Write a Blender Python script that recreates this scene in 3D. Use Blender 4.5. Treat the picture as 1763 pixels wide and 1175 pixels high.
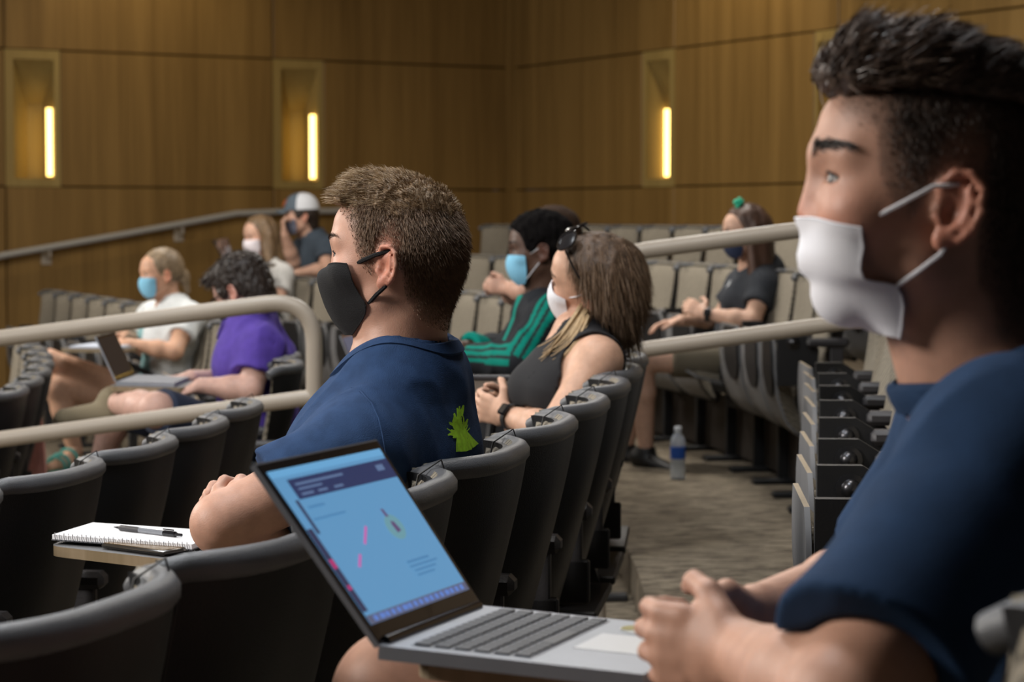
import bpy, math, random
import numpy as np
from mathutils import Vector, Matrix
from mathutils.bvhtree import BVHTree
random.seed(7); rng = np.random.default_rng(7)
SC = bpy.context.scene; COL = SC.collection
for o in list(bpy.data.objects): bpy.data.objects.remove(o)

# ---------------------------------------------------------------- camera, world, lights, exposure
FPX, CZ, PITCH = 4000.0, 1.24, math.radians(3.0)
cam_d = bpy.data.cameras.new('camera'); cam = bpy.data.objects.new('camera', cam_d); COL.objects.link(cam)
cam_d.sensor_width = 36.0; cam_d.lens = 36.0*FPX/1763.0
cam.location = (0, 0, CZ); cam.rotation_euler = (math.pi/2-PITCH, 0, 0)
cam_d.clip_start = .05; cam_d.clip_end = 200
cam_d.dof.use_dof = True; cam_d.dof.focus_distance = 3.42; cam_d.dof.aperture_fstop = 8.0
SC.camera = cam
wd = bpy.data.worlds.new('dim_room_air'); SC.world = wd; wd.use_nodes = True
wd.node_tree.nodes['Background'].inputs[0].default_value = (.62, .72, .9, 1)
wd.node_tree.nodes['Background'].inputs[1].default_value = .022

def area(name, loc, target, size, power, col, shape='DISK', spread=math.pi):
    l = bpy.data.lights.new(name, 'AREA'); l.shape = shape; l.size = size; l.energy = power; l.color = col; l.spread = spread
    o = bpy.data.objects.new(name, l); COL.objects.link(o); o.location = loc
    o.rotation_euler = (Vector(target)-Vector(loc)).to_track_quat('-Z', 'Y').to_euler(); return o
def spot(name, loc, target, power, col, angle, blend=.8, size=.08):
    l = bpy.data.lights.new(name, 'SPOT'); l.energy = power; l.color = col; l.spot_size = math.radians(angle); l.spot_blend = blend; l.shadow_soft_size = size
    o = bpy.data.objects.new(name, l); COL.objects.link(o); o.location = loc
    o.rotation_euler = (Vector(target)-Vector(loc)).to_track_quat('-Z', 'Y').to_euler(); return o
# stage lights and projection screen glow in front (left of the frame)
area('stage_light', (-5.0, 2.2, 3.4), (.2, 3.6, .9), 1.6, 300, (1, .95, .9))
area('stage_light', (-6.5, 9.5, 3.5), (.0, 9.5, .8), 2.0, 330, (1, .94, .86))
# dim ceiling panels over the audience, plus one added fill
area('overhead_light', (-.7, 3.0, 4.0), (-.6, 3.0, 0), .9, 60, (.86, .93, 1))
area('overhead_light', (.35, 4.4, 4.0), (.1, 4.2, 0), .8, 34, (1, .95, .9))  # added overhead fill, brightens the back of the black-masked man's head
area('overhead_light', (-1.2, 6.2, 4.0), (-1.2, 6.2, 0), .9, 60, (.9, .95, 1))
area('overhead_light', (.6, 11.0, 4.0), (.6, 11.0, 0), 1.2, 110, (1, .95, .88))
area('overhead_light', (-2.2, 12.2, 4.0), (-2.2, 12.2, 0), 1.2, 90, (1, .95, .88))
# wall washers on the panelled walls
spot('wall_washer', (-2.6, 17.2, 4.0), (-2.85, 18.2, 2.4), 60, (1, .83, .55), 100)
spot('wall_washer', (1.2, 16.2, 4.0), (1.75, 16.9, 2.2), 85, (1, .83, .55), 110)
vs = SC.view_settings; vs.view_transform = 'Standard'; vs.look = 'None'; vs.gamma = 1.0; vs.exposure = 0.0; vs.use_curve_mapping = False

def W(px, py, Y):
    """the point of the room seen at a photo pixel, Y metres into the room"""
    u = (px-881.5)/FPX; v = (py-587.5)/FPX; c, s = math.cos(PITCH), math.sin(PITCH)
    t = Y/(c-v*s); return np.array([t*u, Y, CZ+t*(-s-v*c)])

# ---------------------------------------------------------------- materials
MATS = {}
def mat(name, col, rough=.6, metal=0., var=.0, scale=30., bump=0., bscale=200., stretch=(1,1,1), spec=.5, sss=0., attr=None, emit=None, coat=0., trans=0., dark=None, ior=1.45):
    if name in MATS: return MATS[name]
    m = bpy.data.materials.new(name); m.use_nodes = True; nt = m.node_tree; N = nt.nodes; L = nt.links
    p = N['Principled BSDF']; p.inputs['Roughness'].default_value = rough; p.inputs['Metallic'].default_value = metal
    p.inputs['Specular IOR Level'].default_value = spec; p.inputs['IOR'].default_value = ior
    if sss: p.inputs['Subsurface Weight'].default_value = sss; p.inputs['Subsurface Radius'].default_value = (.012, .005, .003); p.inputs['Subsurface Scale'].default_value = .6
    if coat: p.inputs['Coat Weight'].default_value = coat
    if trans: p.inputs['Transmission Weight'].default_value = trans
    tc = N.new('ShaderNodeTexCoord'); mp = N.new('ShaderNodeMapping'); mp.inputs['Scale'].default_value = stretch
    L.new(tc.outputs['Object'], mp.inputs['Vector'])
    n = N.new('ShaderNodeTexNoise'); n.inputs['Scale'].default_value = scale; n.inputs['Detail'].default_value = 5; L.new(mp.outputs[0], n.inputs['Vector'])
    mx = N.new('ShaderNodeMix'); mx.data_type = 'RGBA'; mx.blend_type = 'MIX' if dark else 'MULTIPLY'
    if attr:
        at = N.new('ShaderNodeAttribute'); at.attribute_name = attr; L.new(at.outputs['Color'], mx.inputs[6])
    else: mx.inputs[6].default_value = (*col, 1)
    rp = N.new('ShaderNodeValToRGB'); rp.color_ramp.elements[0].position = .35; rp.color_ramp.elements[1].position = .65; L.new(n.outputs['Fac'], rp.inputs[0])
    if dark:
        mx.inputs[7].default_value = (*dark, 1); L.new(rp.outputs[0], mx.inputs[0])
    else:
        rp.color_ramp.elements[0].color = (1-var,)*3+(1,); rp.color_ramp.elements[1].color = (1, 1, 1, 1)
        mx.inputs[0].default_value = 1; L.new(rp.outputs[0], mx.inputs[7])
    L.new(mx.outputs[2], p.inputs['Base Color'])
    if bump:
        b = N.new('ShaderNodeBump'); b.inputs['Strength'].default_value = bump; b.inputs['Distance'].default_value = .004
        n2 = N.new('ShaderNodeTexNoise'); n2.inputs['Scale'].default_value = bscale; n2.inputs['Detail'].default_value = 3; L.new(mp.outputs[0], n2.inputs['Vector'])
        L.new(n2.outputs['Fac'], b.inputs['Height']); L.new(b.outputs[0], p.inputs['Normal'])
    if emit: p.inputs['Emission Color'].default_value = (*emit[0], 1); p.inputs['Emission Strength'].default_value = emit[1]
    MATS[name] = m; return m

def wood(name, a, b, rough=.45):
    m = mat(name, a, rough, var=.0); nt = m.node_tree; N, L = nt.nodes, nt.links; p = N['Principled BSDF']
    tc = N.new('ShaderNodeTexCoord'); mp = N.new('ShaderNodeMapping'); mp.inputs['Scale'].default_value = (7, 7, .28); L.new(tc.outputs['Object'], mp.inputs[0])
    n = N.new('ShaderNodeTexNoise'); n.inputs['Scale'].default_value = 1.0; n.inputs['Detail'].default_value = 4; n.inputs['Distortion'].default_value = .3; L.new(mp.outputs[0], n.inputs[0])
    mp2 = N.new('ShaderNodeMapping'); mp2.inputs['Scale'].default_value = (60, 60, 1.5); L.new(tc.outputs['Object'], mp2.inputs[0])
    n2 = N.new('ShaderNodeTexNoise'); n2.inputs['Scale'].default_value = 1.0; n2.inputs['Detail'].default_value = 3; L.new(mp2.outputs[0], n2.inputs[0])
    ad = N.new('ShaderNodeMath'); ad.operation = 'MULTIPLY_ADD'; L.new(n2.outputs[0], ad.inputs[0]); ad.inputs[1].default_value = .4
    ml = N.new('ShaderNodeMath'); ml.operation = 'MULTIPLY'; ml.inputs[1].default_value = .7; L.new(n.outputs[0], ml.inputs[0]); L.new(ml.outputs[0], ad.inputs[2])
    rp = N.new('ShaderNodeValToRGB'); rp.color_ramp.elements[0].position = .4; rp.color_ramp.elements[1].position = .7
    rp.color_ramp.elements[0].color = (*b, 1); rp.color_ramp.elements[1].color = (*a, 1); L.new(ad.outputs[0], rp.inputs[0]); L.new(rp.outputs[0], p.inputs['Base Color'])
    return m

def carpet_mat():
    m = mat('carpet', (.2, .17, .13), .95, bump=.6, bscale=400); nt = m.node_tree; N, L = nt.nodes, nt.links; p = N['Principled BSDF']
    tc = N.new('ShaderNodeTexCoord'); mp = N.new('ShaderNodeMapping'); mp.inputs['Scale'].default_value = (9, 42, 9); mp.inputs['Rotation'].default_value = (0, 0, .5); L.new(tc.outputs['Object'], mp.inputs[0])
    n = N.new('ShaderNodeTexNoise'); n.inputs['Scale'].default_value = 1; n.inputs['Detail'].default_value = 6; n.inputs['Roughness'].default_value = .7; L.new(mp.outputs[0], n.inputs[0])
    rp = N.new('ShaderNodeValToRGB'); e = rp.color_ramp.elements; e[0].position = .43; e[1].position = .56; e[0].color = (.070, .052, .036, 1); e[1].color = (.27, .225, .16, 1)
    L.new(n.outputs[0], rp.inputs[0]); L.new(rp.outputs[0], p.inputs['Base Color']); return m

def tweed_mat(name='tan_tweed', a=(.245, .215, .165), b=(.105, .09, .068)):
    m = mat(name, a, .9, bump=.5, bscale=300); nt = m.node_tree; N, L = nt.nodes, nt.links; p = N['Principled BSDF']
    tc = N.new('ShaderNodeTexCoord'); mp = N.new('ShaderNodeMapping'); mp.inputs['Scale'].default_value = (1, 1, 1); mp.inputs['Rotation'].default_value = (.7, 0, .0); L.new(tc.outputs['Object'], mp.inputs[0])
    w = N.new('ShaderNodeTexWave'); w.inputs['Scale'].default_value = 22; w.inputs['Distortion'].default_value = 6; w.inputs['Detail'].default_value = 2; w.bands_direction = 'Y'; L.new(mp.outputs[0], w.inputs[0])
    n = N.new('ShaderNodeTexNoise'); n.inputs['Scale'].default_value = 90; L.new(mp.outputs[0], n.inputs[0])
    mu = N.new('ShaderNodeMath'); mu.operation = 'MULTIPLY'; L.new(w.outputs['Fac'], mu.inputs[0]); L.new(n.outputs['Fac'], mu.inputs[1])
    rp = N.new('ShaderNodeValToRGB'); e = rp.color_ramp.elements; e[0].position = .04; e[1].position = .32; e[0].color = (*b, 1); e[1].color = (*a, 1)
    L.new(mu.outputs[0], rp.inputs[0]); L.new(rp.outputs[0], p.inputs['Base Color']); return m

WOOD = wood('oak_veneer', (.270, .160, .048), (.172, .097, .026)); WOODL = wood('pale_oak', (.36, .26, .09), (.28, .19, .06))
PLY = wood('plywood_edge', (.30, .23, .15), (.20, .15, .085)); CARPET = carpet_mat(); TWEED = tweed_mat()
JOINT = mat('dark_joint_backing', (.06, .035, .015), .8); PAINT = mat('plaster', (.35, .3, .24), .9, var=.1)  # joints: dark brown backing seen between the wall panels
SHELL = mat('charcoal_plastic', (.013, .0135, .015), .42, var=.15, scale=8, bump=.25, bscale=500, spec=.3); RIM = mat('painted_sheen_rim', (.105, .108, .116), .40, var=.15, scale=20, bump=.25, bscale=500); BLACK = mat('black_steel', (.012, .012, .013), .5, var=.2, bump=.1)  # rim is the shell plastic, overhead sheen painted in as a lighter grey
RUBBER = mat('dark_vinyl', (.035, .033, .035), .45, bump=.15); LAMIN = mat('grey_laminate', (.165, .165, .17), .5, var=.12, scale=6, stretch=(1, 1, .1))
RAILM = mat('taupe_painted_steel', (.38, .33, .27), .38, var=.06, scale=4); CHROME = mat('chrome', (.6, .6, .6), .25, 1.0)
ALU = mat('brushed_aluminium', (.30, .32, .36), .42, .6, var=.05); KEY = mat('dark_keycap', (.085, .087, .095), .5); GLASSB = mat('black_glass', (.01, .01, .012), .12)
WHITE = mat('white_paper', (.85, .85, .87), .8)

# ---------------------------------------------------------------- mesh helpers
class MB:
    def __init__(s): s.v = []; s.f = []; s.m = []
    def add(s, vs, fs, mi=0):
        b = len(s.v); s.v += [tuple(map(float, q)) for q in vs]; s.f += [tuple(b+i for i in f) for f in fs]; s.m += [mi]*len(fs)
    def box(s, c, size, rot=None, mi=0, bev=0.):
        hx, hy, hz = [q/2 for q in size]; R = rot if rot is not None else np.eye(3)
        if bev <= 0:
            vs = [(x, y, z) for x in (-hx, hx) for y in (-hy, hy) for z in (-hz, hz)]
            fs = [(0, 1, 3, 2), (4, 6, 7, 5), (0, 4, 5, 1), (2, 3, 7, 6), (0, 2, 6, 4), (1, 5, 7, 3)]
        else:
            b = min(bev, hx*.9, hy*.9, hz*.9); vs = []; fs = []
            for sx in (-1, 1):
                for sy in (-1, 1):
                    for sz in (-1, 1):
                        vs += [(sx*hx, sy*(hy-b), sz*(hz-b)), (sx*(hx-b), sy*hy, sz*(hz-b)), (sx*(hx-b), sy*(hy-b), sz*hz)]
            I = lambda sx, sy, sz, k: ((sx > 0)*4+(sy > 0)*2+(sz > 0))*3+k
            for k, (a1, a2) in enumerate(((1, 2), (0, 2), (0, 1))):
                for sg in (-1, 1):
                    q = []
                    for (p1, p2) in ((-1, -1), (1, -1), (1, 1), (-1, 1)):
                        t = [0, 0, 0]; t[k] = sg; t[a1] = p1; t[a2] = p2; q.append(I(*t, k))
                    fs.append(tuple(q))
            for k, (a1, a2) in ((0, (1, 2)), (1, (0, 2)), (2, (0, 1))):   # edges along axis k
                for p1 in (-1, 1):
                    for p2 in (-1, 1):
                        t = [0, 0, 0]; t[a1] = p1; t[a2] = p2; lo = t[:]; hi = t[:]; lo[k] = -1; hi[k] = 1
                        fs.append((I(*lo, a1), I(*lo, a2), I(*hi, a2), I(*hi, a1)))
            for sx in (-1, 1):
                for sy in (-1, 1):
                    for sz in (-1, 1): fs.append(tuple(I(sx, sy, sz, k) for k in range(3)))
        vs = [np.array(c)+R@np.array(q) for q in vs]; s.add(vs, fs, mi)
    def tube(s, pts, r, n=10, mi=0, cap=True, closed=False):
        P = [np.array(p, float) for p in pts]; rs = r if hasattr(r, '__len__') else [r]*len(P); k = len(P); up = np.array([.13, .21, .97]); b0 = len(s.v); prev = None
        for i in range(k):
            a = P[(i-1) % k] if (closed or i > 0) else P[i]; b = P[(i+1) % k] if (closed or i < k-1) else P[i]
            t = b-a; t = t/(np.linalg.norm(t)+1e-12)
            if prev is None: u = np.cross(t, up)
            else: u = prev-t*np.dot(prev, t)
            if np.linalg.norm(u) < 1e-6: u = np.cross(t, [1, 0, 0])
            u /= np.linalg.norm(u); prev = u; w = np.cross(t, u)
            for j in range(n):
                an = 2*math.pi*j/n; s.v.append(tuple(P[i]+rs[i]*(math.cos(an)*u+math.sin(an)*w)))
        for i in range(k if closed else k-1):
            for j in range(n):
                i2 = (i+1) % k; s.f.append((b0+i*n+j, b0+i*n+(j+1) % n, b0+i2*n+(j+1) % n, b0+i2*n+j)); s.m.append(mi)
        if cap and not closed:
            s.f.append(tuple(b0+j for j in range(n-1, -1, -1))); s.m.append(mi); s.f.append(tuple(b0+(k-1)*n+j for j in range(n))); s.m.append(mi)
    def lathe(s, prof, n=16, c=(0, 0, 0), R=None, mi=0):
        R = R if R is not None else np.eye(3); b0 = len(s.v); k = len(prof)
        for (r, z) in prof:
            for j in range(n):
                a = 2*math.pi*j/n; s.v.append(tuple(np.array(c)+R@np.array([r*math.cos(a), r*math.sin(a), z])))
        for i in range(k-1):
            for j in range(n): s.f.append((b0+i*n+j, b0+i*n+(j+1) % n, b0+(i+1)*n+(j+1) % n, b0+(i+1)*n+j)); s.m.append(mi)
        s.f.append(tuple(b0+j for j in range(n-1, -1, -1))); s.m.append(mi); s.f.append(tuple(b0+(k-1)*n+j for j in range(n))); s.m.append(mi)
    def grid(s, fn, nu, nv, mi=0):
        b0 = len(s.v)
        for i in range(nu+1):
            for j in range(nv+1): s.v.append(tuple(map(float, fn(i/nu, j/nv))))
        for i in range(nu):
            for j in range(nv): s.f.append((b0+i*(nv+1)+j, b0+(i+1)*(nv+1)+j, b0+(i+1)*(nv+1)+j+1, b0+i*(nv+1)+j+1)); s.m.append(mi)
    def slab(s, out, thick, nu, nv, mi=0, edge_mi=None):
        """a curved sheet with thickness: out(u,v)->outer point, thick(u,v)->inner point"""
        b0 = len(s.v); W1 = nv+1; e = mi if edge_mi is None else edge_mi
        for fn in (out, thick):
            for i in range(nu+1):
                for j in range(nv+1): s.v.append(tuple(map(float, fn(i/nu, j/nv))))
        o2 = b0+(nu+1)*W1
        for i in range(nu):
            for j in range(nv):
                a, b, c, d = b0+i*W1+j, b0+(i+1)*W1+j, b0+(i+1)*W1+j+1, b0+i*W1+j+1
                s.f.append((a, b, c, d)); s.m.append(mi); s.f.append((d-b0+o2, c-b0+o2, b-b0+o2, a-b0+o2)); s.m.append(mi)
        loop = [(i, 0) for i in range(nu)]+[(nu, j) for j in range(nv)]+[(i, nv) for i in range(nu, 0, -1)]+[(0, j) for j in range(nv, 0, -1)]
        for k in range(len(loop)):
            (i1, j1), (i2, j2) = loop[k], loop[(k+1) % len(loop)]; a = b0+i1*W1+j1; b = b0+i2*W1+j2
            s.f.append((b, a, a-b0+o2, b-b0+o2)); s.m.append(e)
    def mesh(s, name, mats, smooth=True, weld=False):
        me = bpy.data.meshes.new(name); me.from_pydata(s.v, [], s.f)
        for m in (mats if isinstance(mats, (list, tuple)) else [mats]): me.materials.append(m)
        me.polygons.foreach_set('material_index', s.m); me.polygons.foreach_set('use_smooth', [smooth]*len(s.f)); me.update(); 
        if smooth: me.set_sharp_from_angle(angle=math.radians(40))
        return me
    def build(s, name, mats, parent=None, smooth=True, loc=None):
        return link(name, s.mesh(name, mats, smooth), parent, loc)
def link(name, me, parent=None, loc=None):
    o = bpy.data.objects.new(name, me); COL.objects.link(o); o.parent = parent
    if loc is not None: o.location = loc
    return o
def tag(o, label=None, cat=None, group=None, kind=None):
    for k, v in (('label', label), ('category', cat), ('group', group), ('kind', kind)):
        if v: o[k] = v
    return o
def empty(name, loc=(0, 0, 0), rz=0.):
    o = bpy.data.objects.new(name, None); COL.objects.link(o); o.location = loc; o.rotation_euler = (0, 0, rz); o.empty_display_size = .05; return o
def rotm(ax, an):
    return np.array(Matrix.Rotation(an, 3, Vector(ax)))
def nrm(v): v = np.array(v, float); return v/(np.linalg.norm(v)+1e-12)
# ---------------------------------------------------------------- the rows (seat-back lines as X(Y)), tier heights
ROWP = {
 -1: ([4.0, 6.0, 7.4, 8.8, 10.4, 12.2, 15, 17], [-1.75, -1.56, -1.55, -1.75, -2.12, -2.7, -3.7, -4.4]),
 0: ([2.4, 3.3, 4.3, 5.97, 7.3, 8.9, 10.9, 12.6, 14.6, 16.5], [-1.32, -1.0, -.78, -.62, -.66, -.86, -1.38, -1.95, -2.75, -3.5]),
 1: ([.5, 1.4, 2.05, 2.5, 3.0, 3.47, 3.95, 4.4, 4.9, 5.4, 5.9, 7.0, 7.9, 9.0, 10.4, 11.4, 12.6, 14.1, 16], [-.98, -.6, -.365, -.24, -.11, .015, .11, .185, .24, .29, .335, .38, .40, .30, .05, -.22, -.62, -1.3, -2.2]),
 2: ([.4, 1.27, 1.95, 2.8, 3.73, 4.28, 4.8, 5.38, 5.93, 7.0, 8.0, 9.2, 10.4, 11.4, 12.4, 14.2, 16], [.1, .40, .57, .65, .725, .845, .96, 1.07, 1.13, 1.23, 1.30, 1.27, 1.19, 1.02, .68, -.20, -1.15]),
 3: ([.4, 2.5, 5, 8, 10, 12, 14.2, 16, 17.4], [.9, 1.62, 2.1, 2.2, 2.0, 1.55, .85, .08, -.72])}
TZ = {-2: -.22, -1: -.2, 0: -.11, 1: 0., 2: .13, 3: .31, 4: .42}
ROW = {k: np.polyfit(np.array(a)-8, b, 5) for k, (a, b) in ROWP.items()}
def rx(k, Y):
    if k == -2: return np.polyval(ROW[-1], np.array(Y)-8)-1.0
    if k == 4: return np.polyval(ROW[3], np.array(Y)-8)+1.2
    return np.polyval(ROW[k], np.array(Y)-8)
YS = np.linspace(.3, 17.2, 60)
for k in range(-1, 5):                       # carpeted tiers, riser included
    mb = MB(); x0 = rx(k-1, YS)+.0; x1 = rx(k, YS)+.0 if k < 4 else rx(3, YS)+6.0; z0, z1 = TZ[k-1], TZ[k]
    n = len(YS)
    for i in range(n-1):
        a, b = i, i+1
        mb.add([(x0[a], YS[a], z1), (x1[a], YS[a], z1), (x1[b], YS[b], z1), (x0[b], YS[b], z1)], [(0, 1, 2, 3)])
        mb.add([(x0[a], YS[a], z0-.25), (x0[a], YS[a], z1), (x0[b], YS[b], z1), (x0[b], YS[b], z0-.25)], [(0, 1, 2, 3)])
    tag(mb.build('floor', CARPET, smooth=False), 'tan and brown streaked carpet on a curved seating tier', kind='structure')
mb = MB(); mb.add([(-14, -2, TZ[-2]), (6, -2, TZ[-2]), (6, 22, TZ[-2]), (-14, 22, TZ[-2])], [(0, 1, 2, 3)])
tag(mb.build('floor', CARPET, smooth=False), 'tan streaked carpet floor of the lecture hall', kind='structure')
mb = MB(); mb.box((-4, 10, 4.35), (22, 26, .1)); tag(mb.build('ceiling', PAINT, smooth=False), 'plain ceiling of the lecture hall', kind='structure')

# ---------------------------------------------------------------- panelled walls
CORN = np.array([0., 20.]); DL = nrm([-3.9, -2.3]); DR = nrm([3.13, -5.8])
def wall_s(px, d):
    t = (px-881.5)/FPX; return (t*CORN[1]-CORN[0])/(d[0]-t*d[1])
Z_A, Z_B, Z_TOP = 1.49, 2.535, 4.3
def build_wall(name, label, d, inward, niche_px, length, vjoint, zlow, far_left):
    d3 = np.array([d[0], d[1], 0]); nn = np.array([inward[0], inward[1], 0]); C3 = np.array([CORN[0], CORN[1], 0]); up = np.array([0, 0, 1.])
    R = np.column_stack([d3, nn, up])         # local: along, out of the wall, up
    wl = empty(name); tag(wl, label, kind='structure')
    P = lambda s, o, z: C3+d3*s+nn*o+up*z
    bk = MB(); bk.box(P(length/2, -.36, 2.1), (length, .04, 5.2), R); bk.build('backing', JOINT, wl, smooth=False)
    G = .006
    def panel(s0, s1, z0, z1, nm='panel'):
        if s1-s0 < .02: return
        m = MB(); m.box(P((s0+s1)/2, -.16, (z0+z1)/2), (s1-s0-2*G, .32, z1-z0-2*G), R, bev=.004); m.build(nm, WOOD, wl, smooth=False)
    N = [tuple(sorted((wall_s(a, d), wall_s(b, d)))) for a, b in niche_px]
    extra = N[-1][1]
    step = (N[1][0]-N[0][0])
    # top and bottom rows of panels, joints at the far edge of the niches
    edges = [0.]+[n_[0] if vjoint == 'near' else n_[1] for n_ in N]; edges += list(np.arange(edges[-1]+step, length-.5, step))+[length]
    for a, b in zip(edges[:-1], edges[1:]):
        panel(a, b, Z_B, Z_TOP); panel(a, b, zlow, Z_A)
    prev = 0.
    for (a, b) in N:
        panel(prev, a, Z_A, Z_B); prev = b
    while prev < length-.1:
        panel(prev, min(length, prev+step*.55), Z_A, Z_B); prev += step*.55
    return wl, P, R, N
wl, PL, RL, NL = build_wall('wall_left', 'oak panelled side wall with glowing niches behind the sloping handrail', DL, nrm([.508, -.861]), [(472, 558), (12, 107)], 11.5, 'far', -.3, True)
wr, PR, RR, NR = build_wall('wall_back', 'oak panelled rear wall with glowing niches above the top seat row', DR, nrm([-.88, -.475]), [(1105, 1160), (1400, 1441)], 12.5, 'far', -.3, False)

GLOW = mat('warm_lamp', (1, .8, .4), .5, emit=((1, .66, .18), 5.5))
def niche(P, R, a, b, flip, label, so=-.05):
    """a lamp niche: pale oak lining splayed on one side, sloping soffit, upright strip lamp"""
    w = b-a; H = Z_B-Z_A; fr = .075*w if w < .3 else .055
    t = tag(empty('wall_sconce', P((a+b)/2, 0, Z_A)), label, 'wall light', 'lamp niches in the oak walls')
    Q = lambda u, o, v: tuple(P(a+(1-u)*w if flip else a+u*w, o, Z_A+v*H)-P((a+b)/2, 0, Z_A))   # u from image left to right
    e, D = .16, -.26
    m = MB()                                     # frame of four flat strips with depth
    for (u0, u1, v0, v1) in ((0, e, 0, 1), (1-e*.7, 1, 0, 1), (e, 1-e*.7, .93, 1), (e, 1-e*.7, 0, .06)):
        vs = [Q(u, o, v) for o in (-.004, -.03) for (u, v) in ((u0, v0), (u1, v0), (u1, v1), (u0, v1))]
        m.add(vs, [(0, 1, 2, 3), (7, 6, 5, 4), (0, 4, 5, 1), (1, 5, 6, 2), (2, 6, 7, 3), (3, 7, 4, 0)])
    m.build('frame', WOODL, t, smooth=False)
    m = MB(); L_, R_, T_, B_ = e, 1-e*.7, .93, .06; bl, bt = .60, .62
    m.add([Q(L_, 0-.02, B_), Q(bl, D, B_), Q(bl, D, bt), Q(L_, -.02, T_)], [(0, 1, 2, 3)])            # splayed jamb
    m.add([Q(L_, -.02, T_), Q(bl, D, bt), Q(R_, D, bt), Q(R_, -.02, T_)], [(0, 1, 2, 3)])             # sloping soffit
    m.add([Q(bl, D, B_), Q(R_, D, B_), Q(R_, D, bt), Q(bl, D, bt)], [(0, 1, 2, 3)])                   # back
    m.add([Q(R_, -.02, B_), Q(R_, -.02, T_), Q(R_, D, bt), Q(R_, D, B_)], [(0, 1, 2, 3)])             # straight jamb
    m.add([Q(L_, -.02, B_), Q(R_, -.02, B_), Q(R_, D, B_), Q(bl, D, B_)], [(0, 1, 2, 3)])             # sill
    m.build('lining', WOODL, t, smooth=False)
    m = MB(); u0, u1 = (.80, .90)
    vs = [Q(u, o, v) for o in (so, so-.025) for (u, v) in ((u0, .08), (u1, .08), (u1, .58), (u0, .58))]
    m.add(vs, [(0, 1, 2, 3), (7, 6, 5, 4), (0, 4, 5, 1), (1, 5, 6, 2), (2, 6, 7, 3), (3, 7, 4, 0)])
    m.build('strip_lamp', GLOW, t, smooth=False)
niche(PL, RL, *NL[0], True, 'glowing niche lamp in the side wall just above the man in the cap')
niche(PL, RL, *NL[1], True, 'glowing niche lamp at the far left end of the side wall')
niche(PR, RR, *NR[0], True, 'glowing niche lamp in the rear wall above the woman with the green clip', -.17)
niche(PR, RR, *NR[1], True, 'niche lamp in the rear wall mostly hidden behind the near man in the white mask', -.17)

m = MB(); m.box((0, 20.05, 2.1), (.16, .2, 5.0), rotm((0, 0, 1), .5)); tag(m.build('trim_corner', WOOD, smooth=False), 'narrow oak corner trim where the two walls meet', kind='structure')
mb = MB(); YK = np.linspace(9.0, 16, 30); XK = rx(2, YK)-.10
for i in range(29):
    a, b = np.array([XK[i], YK[i], 0]), np.array([XK[i+1], YK[i+1], 0]); d = b-a; mb.box((a+b)/2+[0, 0, TZ[2]+.15], (np.linalg.norm(d)+.01, .03, .26), rotm((0, 0, 1), math.atan2(d[1], d[0])))
tag(mb.build('trim_1', mat('dark_kick_panel', (.035, .026, .020), .7, var=.2), smooth=False), 'dark brown kick panel under a far seat row', kind='structure')
# ---------------------------------------------------------------- handrails
def bez(pts, n=10):
    """round the corners of a polyline"""
    P = [np.array(p, float) for p in pts]; out = [P[0]]
    for i in range(1, len(P)-1):
        a, b, c = P[i-1], P[i], P[i+1]; r = min(np.linalg.norm(a-b), np.linalg.norm(c-b))*.48; r = min(r, .14)
        p0 = b+nrm(a-b)*r; p1 = b+nrm(c-b)*r
        for k in range(n+1):
            t = k/n; out.append((1-t)**2*p0+2*t*(1-t)*b+t*t*p1)
    out.append(P[-1]); return out
YR = 6.75
def rail(label, top, low, feet):
    t = tag(empty('handrail', tuple(W(*feet[0][:2], YR)*np.array([1, 1, 0])+np.array([0, 0, -.1]))), label, 'handrail', None); o0 = np.array(t.location)
    m = MB(); m.tube([p-o0 for p in bez(top)], .0245, 14); m.build('top_rail', RAILM, t)
    m = MB(); m.tube([p-o0 for p in low], .0235, 14); m.build('lower_rail', RAILM, t)
    for (px, py, z) in feet:
        p = W(px, py, YR); q = p.copy(); q[2] = z
        m = MB(); m.tube([p-o0, q-o0], .0235, 12); m.lathe([(.05, 0), (.05, .008), (.03, .012)], 14, q-o0); m.build('post', RAILM, t)
w_ = lambda x, y: W(x, y, YR)
rail('taupe steel aisle handrail with rounded end in front of the man in purple', [w_(-420, 638), w_(0, 583), w_(541, 513), w_(541, 700)], [w_(-420, 813), w_(0, 757), w_(541, 684)], [(541, 690, -.11), (-400, 635, -.2)])
rail('taupe steel aisle handrail rising behind the woman with sunglasses to the right', [w_(1030, 625), w_(1030, 442), w_(1500, 380), w_(1900, 328)], [w_(1030, 613), w_(1500, 549), w_(1900, 498)], [(1030, 610, 0), (1880, 330, .31)])
# sloping wall rail with brackets
pts = [PL(wall_s(px, DL), .09, 0) for px in (-260, 0, 200, 400, 470, 600)]
for p, (px, py) in zip(pts, ((-260, 500), (0, 440), (200, 405), (400, 368), (470, 365), (600, 363))): p[2] = W(px, py, p[1])[2]
t = tag(empty('wall_handrail', tuple(pts[1]*np.array([1, 1, 0]))), 'grey wall handrail sloping up along the oak side wall', 'handrail'); o0 = np.array(t.location)
m = MB(); m.tube([p-o0 for p in pts], .026, 12); m.build('rail', mat('grey_painted_steel', (.36, .35, .33), .4), t)
for px, py in ((80, 425), (308, 386)):
    s_ = wall_s(px, DL); p = PL(s_, .09, 0); p[2] = W(px, py, p[1])[2]; q = PL(s_, .0, 0); q[2] = p[2]-.09; mid = PL(s_, .09, 0); mid[2] = p[2]-.07
    m = MB(); m.tube([p-o0, mid-o0, q-o0], .011, 8); m.box(q-o0+np.array([0, 0, 0]), (.08, .02, .1), RL, bev=.004); m.build('bracket', RAILM, t)
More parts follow.
